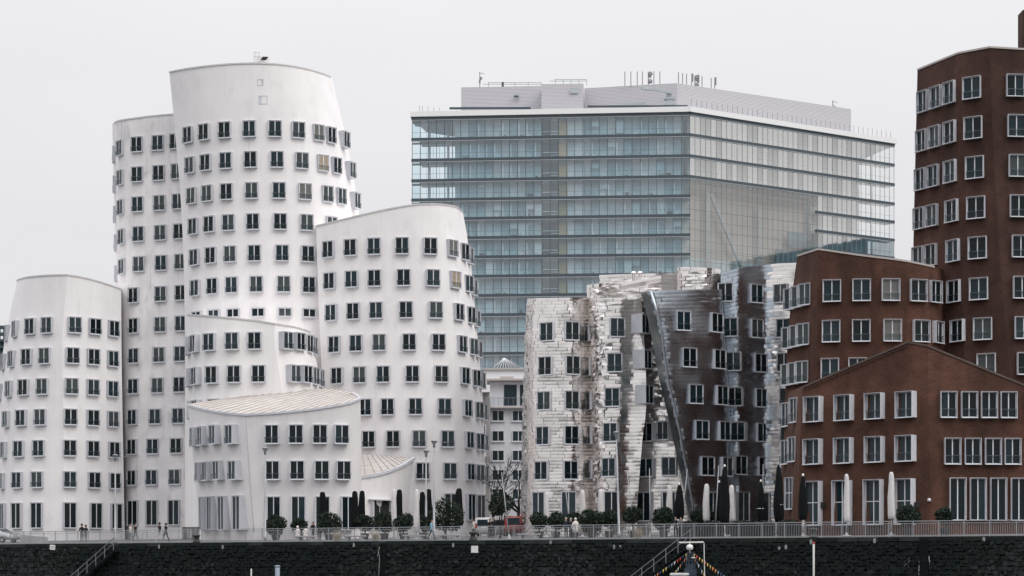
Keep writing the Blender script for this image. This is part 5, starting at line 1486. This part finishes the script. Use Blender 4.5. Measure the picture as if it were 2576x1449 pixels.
for px, back, where in ((1845, 11, "right of the tallest black parasol"), (1893, 10, "left of the smaller strapped black parasol"), (1940, 9, "left of the large strapped black parasol"), (1705, 12, "by the seated pair below the steel ridge")):
    p = Q(px, back); p.z = ground_z(p); cafe_table(p, "dark round cafe table " + where)
    if px > 1800:
        for s, side in ((-.75, "left"), (.75, "right")):
            cafe_chair(p + QT * s, QANG + (math.pi / 2 if s < 0 else -math.pi / 2), f"dark cafe chair on the {side} of the table " + where.replace("smaller strapped black parasol", "smaller strapped parasol"))

# ------------------------------------------------------------------ people
M['skin'] = mat("skin", (0.42, 0.26, 0.20), .6)
def cloth(n, c): return mat(n, c, .9, noise=(6, .2))
CL = dict(black=cloth("black_cloth", (.012, .013, .016)), white=cloth("white_cloth", (.68, .64, .62)), navy=cloth("navy_cloth", (.02, .028, .045)), grey=cloth("grey_cloth", (.16, .16, .17)),
          blue=cloth("blue_cloth", (.16, .38, .50)), pale=cloth("pale_cloth", (.55, .50, .46)), hair=cloth("dark_hair", (.02, .015, .012)), grhair=cloth("grey_hair", (.3, .3, .3)))
def body_mesh(pose):
    """one continuous skinned figure facing -Y"""
    V, E, Rd = [], [], []
    def v(x, y, z, r, parent=None):
        V.append((x, y, z)); Rd.append(r)
        if parent is not None: E.append((parent, len(V) - 1))
        return len(V) - 1
    sit = pose == 'sit'; hz = .50 if sit else .93
    pel = v(0, 0, hz, (.15, .11)); wa = v(0, .01, hz + .17, (.135, .10), pel); ch = v(0, .015, hz + .38, (.17, .115), wa)
    nk = v(0, .0, hz + .56, (.065, .065), ch); hb = v(0, -.02, hz + .66, (.085, .095), nk); hd = v(0, -.015, hz + .76, (.085, .10), hb); ht = v(0, 0, hz + .83, (.05, .06), hd)
    ns = v(0, -.115, hz + .715, (.014, .014), hb)
    st = .22 if pose == 'walk' else 0.0
    for s in (-1, 1):
        k = s * st
        sh = v(s * .19, .01, hz + .49, (.065, .065), ch)
        if pose == 'pocket' or sit: el = v(s * .27, .06, hz + .22, (.05, .05), sh); wr = v(s * .20, -.14, hz + .08, (.036, .036), el); hn = v(s * .15, -.21, hz + .07, (.03, .042), wr)
        else: el = v(s * .25, .04 + k * .5, hz + .21, (.05, .05), sh); wr = v(s * .26, -.03 + k * .9, hz - .03, (.036, .036), el); hn = v(s * .255, -.05 + k * 1.0, hz - .12, (.028, .042), wr)
        hp = v(s * .095, 0, hz - .06, (.098, .098), pel)
        if sit:
            kn = v(s * .11, -.42, .50, (.07, .07), hp); an = v(s * .11, -.42, .11, (.045, .045), kn)
        else:
            kn = v(s * .10, -.02 - k * .7, .50, (.065, .068), hp); an = v(s * .10, .03 - k * (1.5 if k * s > 0 else 1.2), .09, (.042, .045), kn)
        ax, ay, az = V[an]; v(ax, ay - .15, .045, (.038, .035), v(ax, ay - .02, .05, (.045, .045), an))
    me = bpy.data.meshes.new("person"); me.from_pydata(V, E, []); o = bpy.data.objects.new("tmp", me); COL.objects.link(o)
    md = o.modifiers.new("skin", 'SKIN'); md.use_smooth_shade = True
    for i, d in enumerate(me.skin_vertices[0].data): d.radius = Rd[i]; d.use_root = (i == 0)
    sb = o.modifiers.new("sub", 'SUBSURF'); sb.levels = 1; sb.render_levels = 1
    bpy.context.view_layer.update()
    ev = o.evaluated_get(bpy.context.evaluated_depsgraph_get()); m2 = bpy.data.meshes.new_from_object(ev)
    bpy.data.objects.remove(o)
    m2.materials.clear()
    for m in (CL['black'], CL['navy'], M['skin']): m2.materials.append(m)
    for p in m2.polygons:
        c = p.center
        if c.z > hz + .575: i = 2
        elif abs(c.x) > .12 and c.y < -.16 and sit and c.z < hz + .12 and c.z > hz + .02: i = 2
        elif c.z < (hz + .02 if not sit else .56) and not (abs(c.x) > .2 and c.z > hz - .07): i = 0 if not (abs(c.x) > .2 and c.z > hz - .2 and not sit) else 2
        else: i = 1
        p.material_index = i; p.use_smooth = True
    m2.name = "person"
    return m2, hz
BODY = {k: body_mesh(k) for k in ('walk', 'pocket', 'sit')}
def person(px, back, pose, top, legs, face, label, hair='hair', coat=None, hood=None, h=1.0, hat=None):
    p = Q(px, back); p.z = ground_z(p); me, hz = BODY[pose]
    o = bpy.data.objects.new("person", me); COL.objects.link(o); o.location = p; o.rotation_euler = (0, 0, face); o.scale = (h, h, h)
    for i, m in enumerate((CL[legs], CL[top], M['skin'])): o.material_slots[i].link = 'OBJECT'; o.material_slots[i].material = m
    o["label"] = label; o["category"] = "person"; o["group"] = "people on the promenade"
    b = bmesh.new(); bmesh.ops.create_uvsphere(b, u_segments=12, v_segments=8, radius=.118, matrix=Matrix.Translation((0, .018, hz + .755)) @ Matrix.Diagonal((.92, 1.02, 1.0, 1)))
    bmesh.ops.delete(b, geom=[v for v in b.verts if v.co.y < -.05 and v.co.z < hz + .79], context='VERTS')
    for f in b.faces: f.smooth = True
    obj("hair", b, CL[hood or hat or hair], o)
    if coat:
        b = bmesh.new(); z0 = hz - (.38 if pose != 'sit' else .12)
        lathe(b, [(.27, z0), (.25, hz), (.21, hz + .16), (.235, hz + .36), (.22, hz + .47), (.10, hz + .58)], 18, (0, .015, 0), fold=.03)
        for v in b.verts: v.co.y *= .74
        obj("coat", b, CL[coat], o)
AWAY, TO, RT, LT = math.pi + QANG, QANG, QANG + math.pi / 2, QANG - math.pi / 2
for a, k in [((206, 6, 'pocket', 'black', 'grey', AWAY, "taller of two people in dark clothes close together before the low white block"), dict(hood='black', h=1.02)),
             ((216, 6, 'pocket', 'black', 'grey', AWAY, "smaller of two people in dark clothes close together before the low white block"), dict(hood='black', h=.96)),
             ((329, 7, 'walk', 'pale', 'grey', RT, "person in pale clothes beside one in a dark jacket, before the slim stained tower"), {}),
             ((341, 6, 'walk', 'black', 'grey', RT, "person in a dark jacket leaning towards a companion in pale clothes"), {}),
             ((401, 6, 'walk', 'black', 'white', LT, "person in a dark coat and white trousers walking before the slim stained tower"), dict(hood='black', h=1.03)),
             ((417, 6, 'walk', 'black', 'navy', LT, "person in dark clothes walking just right of the one in white trousers"), dict(hood='black')),
             ((749, 5, 'sit', 'white', 'navy', AWAY, "person in a long white coat and white hood seated before the leaf roofed block"), dict(coat='white', hood='white')),
             ((769, 5, 'sit', 'white', 'grey', AWAY, "dark haired person in a white coat seated before the leaf roofed block"), dict(coat='white')),
             ((787, 9, 'pocket', 'black', 'navy', TO, "person in dark clothes with dark hair, right of the pair in white coats"), dict(h=.96)),
             ((803, 9, 'pocket', 'navy', 'navy', TO, "person with a pale hat beside the broad round shrub"), dict(hat='white', h=.97)),
             ((1086, 3, 'walk', 'blue', 'navy', RT, "person in a light blue jacket at the railing before the broad white tower"), dict(h=.97)),
             ((1192, 12, 'walk', 'pale', 'grey', LT, "person in pale clothes by the broad tower's last tall windows"), {}),
             ((1232, 18, 'pocket', 'black', 'black', TO, "left of two people in black before the white van"), {}),
             ((1240, 18, 'pocket', 'black', 'black', TO, "right of two people in black before the white van"), dict(h=1.03)),
             ((1424, 8, 'pocket', 'navy', 'black', TO, "grey haired person in dark clothes at the shrubs left of the one in white"), dict(hair='grhair')),
             ((1436, 8, 'pocket', 'black', 'black', TO, "dark clothed person between a grey haired one and one in white"), dict(hair='grhair', h=.97)),
             ((1448, 4, 'walk', 'white', 'navy', AWAY, "person in a white hooded jacket before the steel building's shrubs"), dict(coat='white', hood='white', h=.97)),
             ((1700, 11, 'pocket', 'black', 'black', TO, "left of two people below the black parasol at the steel ridge's foot"), dict(h=.96)),
             ((1713, 11, 'pocket', 'grey', 'black', TO, "right of two people below the black parasol at the steel ridge's foot"), dict(h=.94))]:
    person(*a, **k)

# ------------------------------------------------------------------ cars
M['silver'] = mat("silver_paint", (0.36, 0.37, 0.38), .3, metal=.5, coat=.6); M['vanwhite'] = mat("white_paint", (0.75, 0.74, 0.73), .35, coat=.5); M['vanred'] = mat("red_van_paint", (0.26, 0.035, 0.018), .35, coat=.5)
M['tyre'] = mat("tyre", (.015, .015, .015), .85); M['rim'] = mat("rim", (.4, .4, .42), .35, metal=.8); M['tail'] = mat("tail_light", (.4, .02, .02), .3)
def car(name, label, cat, loc, rz, paint, kind):
    t = thing(name, label, cat, loc, None, rz)
    L2 = 2.2 if kind == 'car' else 2.45; Wd = .88 if kind == 'car' else .98
    if kind == 'car': prof = [(-L2, .35), (-L2, .80), (-L2 + .15, .93), (-1.35, .98), (-.75, 1.38), (.55, 1.43), (1.35, 1.02), (L2 - .1, .84), (L2, .62), (L2, .32)]
    else: prof = [(-L2, .35), (-L2, 1.0), (-L2 + .08, 1.95), (-L2 + .25, 2.08), (1.25, 2.08), (1.45, 2.0), (2.0, 1.22), (L2 - .05, 1.02), (L2, .6), (L2, .32)]
    b = bmesh.new(); f = b.faces.new([b.verts.new((x, -Wd, z)) for x, z in prof])
    r_ = bmesh.ops.extrude_face_region(b, geom=[f])
    for v in r_['geom']:
        if isinstance(v, bmesh.types.BMVert): v.co.y = Wd
    for v in b.verts:
        if v.co.z > 1.05: v.co.y *= .88 if kind == 'car' else .95
    bmesh.ops.recalc_face_normals(b, faces=b.faces); bmesh.ops.bevel(b, geom=[e for e in b.edges], offset=.05, segments=2, affect='EDGES')
    for f in b.faces: f.smooth = True
    obj("body", b, paint, t)
    for s in (-1, 1):
        wins = ([(-.95, -.25), (-.15, .55)] if kind == 'car' else [(.35, 1.25)] + ([(-2.2, -1.2), (-1.1, .2)] if paint is M['vanwhite'] else []))
        for x0, x1 in wins:
            b = bmesh.new(); z0, z1 = (1.0, 1.32) if kind == 'car' else (1.25, 1.85)
            y = s * (Wd * .90 if kind == 'car' else Wd * .965); q = [b.verts.new(p) for p in ((x0 - .12, y + s * .055, z0), (x1 + .16, y + s * .055, z0), (x1, y - s * .02, z1), (x0 + .1, y - s * .02, z1))]
            b.faces.new(q); r2 = bmesh.ops.extrude_face_region(b, geom=b.faces[:])
            for v in r2['geom']:
                if isinstance(v, bmesh.types.BMVert): v.co.y += s * .025
            bmesh.ops.recalc_face_normals(b, faces=b.faces); obj("side_window", b, PANES[1], t)
        for xw in (-1.35, 1.35) if kind == 'car' else (-1.5, 1.55):
            b = bmesh.new(); m4 = Matrix.Translation((xw, s * (Wd - .08), .32)) @ Matrix.Rotation(math.radians(90), 4, 'X')
            bmesh.ops.create_cone(b, segments=18, radius1=.32, radius2=.32, depth=.22, cap_ends=True, matrix=m4); w = obj("wheel", b, M['tyre'], t)
            b = bmesh.new(); bmesh.ops.create_cone(b, segments=14, radius1=.20, radius2=.18, depth=.24, cap_ends=True, matrix=m4); obj("rim", b, M['rim'], w)
        b = bmesh.new(); box(b, (-L2 - .01, s * (Wd - .2), .95 if kind == 'car' else 1.2), (.06, .22, .18 if kind == 'car' else .5)); obj("tail_light", b, M['tail'], t)
        b = bmesh.new(); box(b, (L2 - .02, s * (Wd - .22), .72), (.08, .28, .15)); obj("headlight", b, M['frame'], t)
    b = bmesh.new()
    if kind == 'car': q = [(-1.32, 1.03), (-.80, 1.36)]; q2 = [(.64, 1.405), (1.32, 1.06)]
    else: q = [(-L2 - .012, 1.2), (-L2 + .06, 1.85)]; q2 = [(1.5, 1.97), (1.98, 1.28)]
    for (xa, za), (xb, zb_) in (q, q2):
        nx, nz_ = (za - zb_), (xb - xa); l = math.hypot(nx, nz_); nx, nz_ = nx / l * .03, nz_ / l * .03
        if kind != 'car' and xa < 0: nx, nz_ = -.03, 0
        vv = [b.verts.new((xa + nx, -.62, za + abs(nz_))), b.verts.new((xa + nx, .62, za + abs(nz_))), b.verts.new((xb + nx, .60, zb_ + abs(nz_))), b.verts.new((xb + nx, -.60, zb_ + abs(nz_)))]; b.faces.new(vv)
    obj("windscreen", b, PANES[1], t)
p = Q(-6, 9); p.z = ground_z(p); car("parked_car", "silver car cut by the left edge, parked before the low white block", "car", p, QANG, M['silver'], 'car')
for px, d, rz, pt, lab in ((1238, 200, 1.15, M['vanwhite'], "white van parked under the bushy tree in the gap, behind the people in black"), (1277, 206, 1.2, M['vanwhite'], "white van seen between the bushy tree and the red van"), (1301, 194, 1.42, M['vanred'], "orange red van parked at the steel building's left edge")):
    p = Vector((X(px, d), d, 0)); p.z = ground_z(p); car("parked_van", lab, "van", p, rz, pt, 'van')

# ------------------------------------------------------------------ boat, mooring poles
dB = 123.0
BT = thing("motor_boat", "dark boat with a white radar bar and strings of coloured pennants on its mast", "boat", (X(1738, dB), dB, -7), None, QANG)
M['hull'] = mat("dark_hull", (0.02, 0.03, 0.05), .35, coat=.4); M['deckw'] = mat("white_deck", (0.72, 0.71, 0.70), .4, noise=(2, .1)); M['mastdark'] = mat("dark_mast", (0.03, 0.045, 0.065), .45, metal=.2)
b = bmesh.new(); rows = []
for k in range(11):
    s = k / 10 * 2 - 1; wd = 1.9 * (1 - abs(s) ** 3.0 * (.97 if s > 0 else .35)); sheer = .35 * s * s
    rows.append([b.verts.new((s * 7, -wd, 1.6 + sheer)), b.verts.new((s * 6.8, -wd * .8, .2)), b.verts.new((s * 6.3, 0, -.5)), b.verts.new((s * 6.8, wd * .8, .2)), b.verts.new((s * 7, wd, 1.6 + sheer))])
for r0, r1 in zip(rows, rows[1:]):
    for k in range(4): b.faces.new((r0[k], r0[k + 1], r1[k + 1], r1[k]))
    b.faces.new((r0[4], r0[0], r1[0], r1[4]))
b.faces.new(rows[0]); b.faces.new(rows[-1][::-1]); bmesh.ops.recalc_face_normals(b, faces=b.faces); obj("hull", b, M['hull'], BT)
def bx(px, y, dy=0.0):
    """boat-space point at a bearing and height on the boat's middle line"""
    w = Vector((X(px, dB), dB, Zy(y, dB))); l = Matrix.Rotation(-QANG, 3, 'Z') @ (w - BT.location); l.y += dy; return l
b = bmesh.new(); box(b, (-1.2, 0, 2.7), (4.6, 2.6, 2.3)); bmesh.ops.bevel(b, geom=b.edges[:], offset=.1, segments=2, affect='EDGES'); wh = obj("wheelhouse", b, M['deckw'], BT)
for k in range(4): b = bmesh.new(); box(b, (-2.85 + k * 1.1, -1.32, 3.2), (.85, .05, .7)); obj("window", b, PANES[0], wh)
zr = bx(1714, 1442).z
b = bmesh.new(); box(b, (bx(1714, 1442).x, -.3, zr - .08), (1.05, 1.6, .2)); bmesh.ops.bevel(b, geom=b.edges[:], offset=.06, segments=2, affect='EDGES'); obj("hatch_roof", b, M['deckw'], BT)
b = bmesh.new(); box(b, (-.6, 0, 3.98), (5.2, 2.4, .14)); obj("cabin_roof", b, M['hull'], BT)
b = bmesh.new(); foot = bx(1738, 1449).z - .3
for px, pt in ((1722, 1730), (1731, 1734), (1742, 1740), (1752, 1744)):
    a_, c_ = bx(px, 1449), bx(pt, 1388); a_.z -= .4; bar(b, a_, c_, .07)
for y in (1398, 1410, 1422, 1434): bar(b, bx(1729 - (y - 1390) * .12, y), bx(1745 + (y - 1390) * .12, y), .05)
box(b, bx(1737, 1440), (.75, .3, .5)); box(b, bx(1737, 1425), (.45, .2, .3))
obj("mast", b, M['mastdark'], BT)
b = bmesh.new(); bar(b, bx(1708, 1364.5), bx(1770, 1363.5), .085, .10); obj("radar_bar", b, M['deckw'], BT)
b = bmesh.new(); lathe(b, [(.12, -.02), (.20, .0), (.24, .15), (.19, .3), (.05, .36)], 12, bx(1735, 1383)); bar(b, bx(1735, 1392), bx(1735, 1364), .06); obj("radar_dome", b, M['deckw'], BT)
b = bmesh.new(); bar(b, bx(1771, 1366), bx(1772.5, 1452), .045); obj("flagstaff", b, M['polewhite'], BT)
b = bmesh.new(); lathe(b, [(.1, 0), (.22, .05), (.02, .1)], 10, bx(1744, 1405)); obj("lamp", b, M['deckw'], BT)
b = bmesh.new(); l_ = obj("pennant_line", b, M['mastdark'], BT)
bm = bmesh.new(); PC = [cloth("pennant_" + n_, c) for n_, c in (("yellow", (.62, .45, .12)), ("orange", (.62, .2, .06)), ("white", (.6, .6, .6)), ("navy", (.03, .05, .12)), ("red", (.42, .05, .04)), ("grey_blue", (.2, .27, .35)))]
for (x0, y0), (x1, y1), n_ in (((1732, 1388), (1640, 1452), 13), ((1733, 1392), (1690, 1449), 8), ((1741, 1388), (1828, 1452), 13), ((1742, 1392), (1775, 1449), 8)):
    bar(bm, bx(x0, y0), bx(x1, y1), .02)
    for k in range(n_):
        s = (k + .6) / n_; c0 = bx(x0, y0).lerp(bx(x1, y1), s); c1 = bx(x0, y0).lerp(bx(x1, y1), s + .55 / n_); mid = (c0 + c1) / 2 + Vector((0, -.06 + rnd.uniform(-.08, .05), -.26))
        b = bmesh.new(); q = [b.verts.new(c0), b.verts.new(c1), b.verts.new(mid)]; f = b.faces.new(q); r_ = bmesh.ops.extrude_face_region(b, geom=[f])
        for v in r_['geom']:
            if isinstance(v, bmesh.types.BMVert): v.co.y += .012
        bmesh.ops.recalc_face_normals(b, faces=b.faces); obj("pennant", b, rnd.choice(PC), l_)
bm.to_mesh(l_.data); bm.free()
def mooring(name, label, cat, px, y0, off, r, m, cap=None):
    p = q_at(px, off=off); top = Zy(y0, p.y); t = thing(name, label, cat, (p.x, p.y, -7.5))
    b = bmesh.new(); lathe(b, [(r, 0), (r, top + 7.5 - .05), (r * .8, top + 7.5)], 12); obj("shaft", b, m, t)
    if cap: b = bmesh.new(); lathe(b, [(r * 1.2, 0), (r * 1.2, .10), (r * .3, .14)], 10, (0, 0, top + 7.5)); obj("cap", b, cap, t)
mooring("mooring_pole", "tall thin white pole with a red tip before the quay wall below the brick gable", "pole", 2047, 1368, 3.0, .075, M['polewhite'], M['red'])
mooring("mooring_pole", "short white pole sticking up at the lower edge, left of the blue grey pile", "pole", 632, 1431, 3.0, .06, M['polewhite'])
M['pile'] = mat("blue_grey_pile", (0.30, 0.36, 0.42), .5, noise=(2, .15))
mooring("mooring_pile", "thick blue grey mooring pile at the lower edge below the leaf roofed block", "mooring pile", 698, 1426, 3.5, .20, M['pile'], M['pile'])
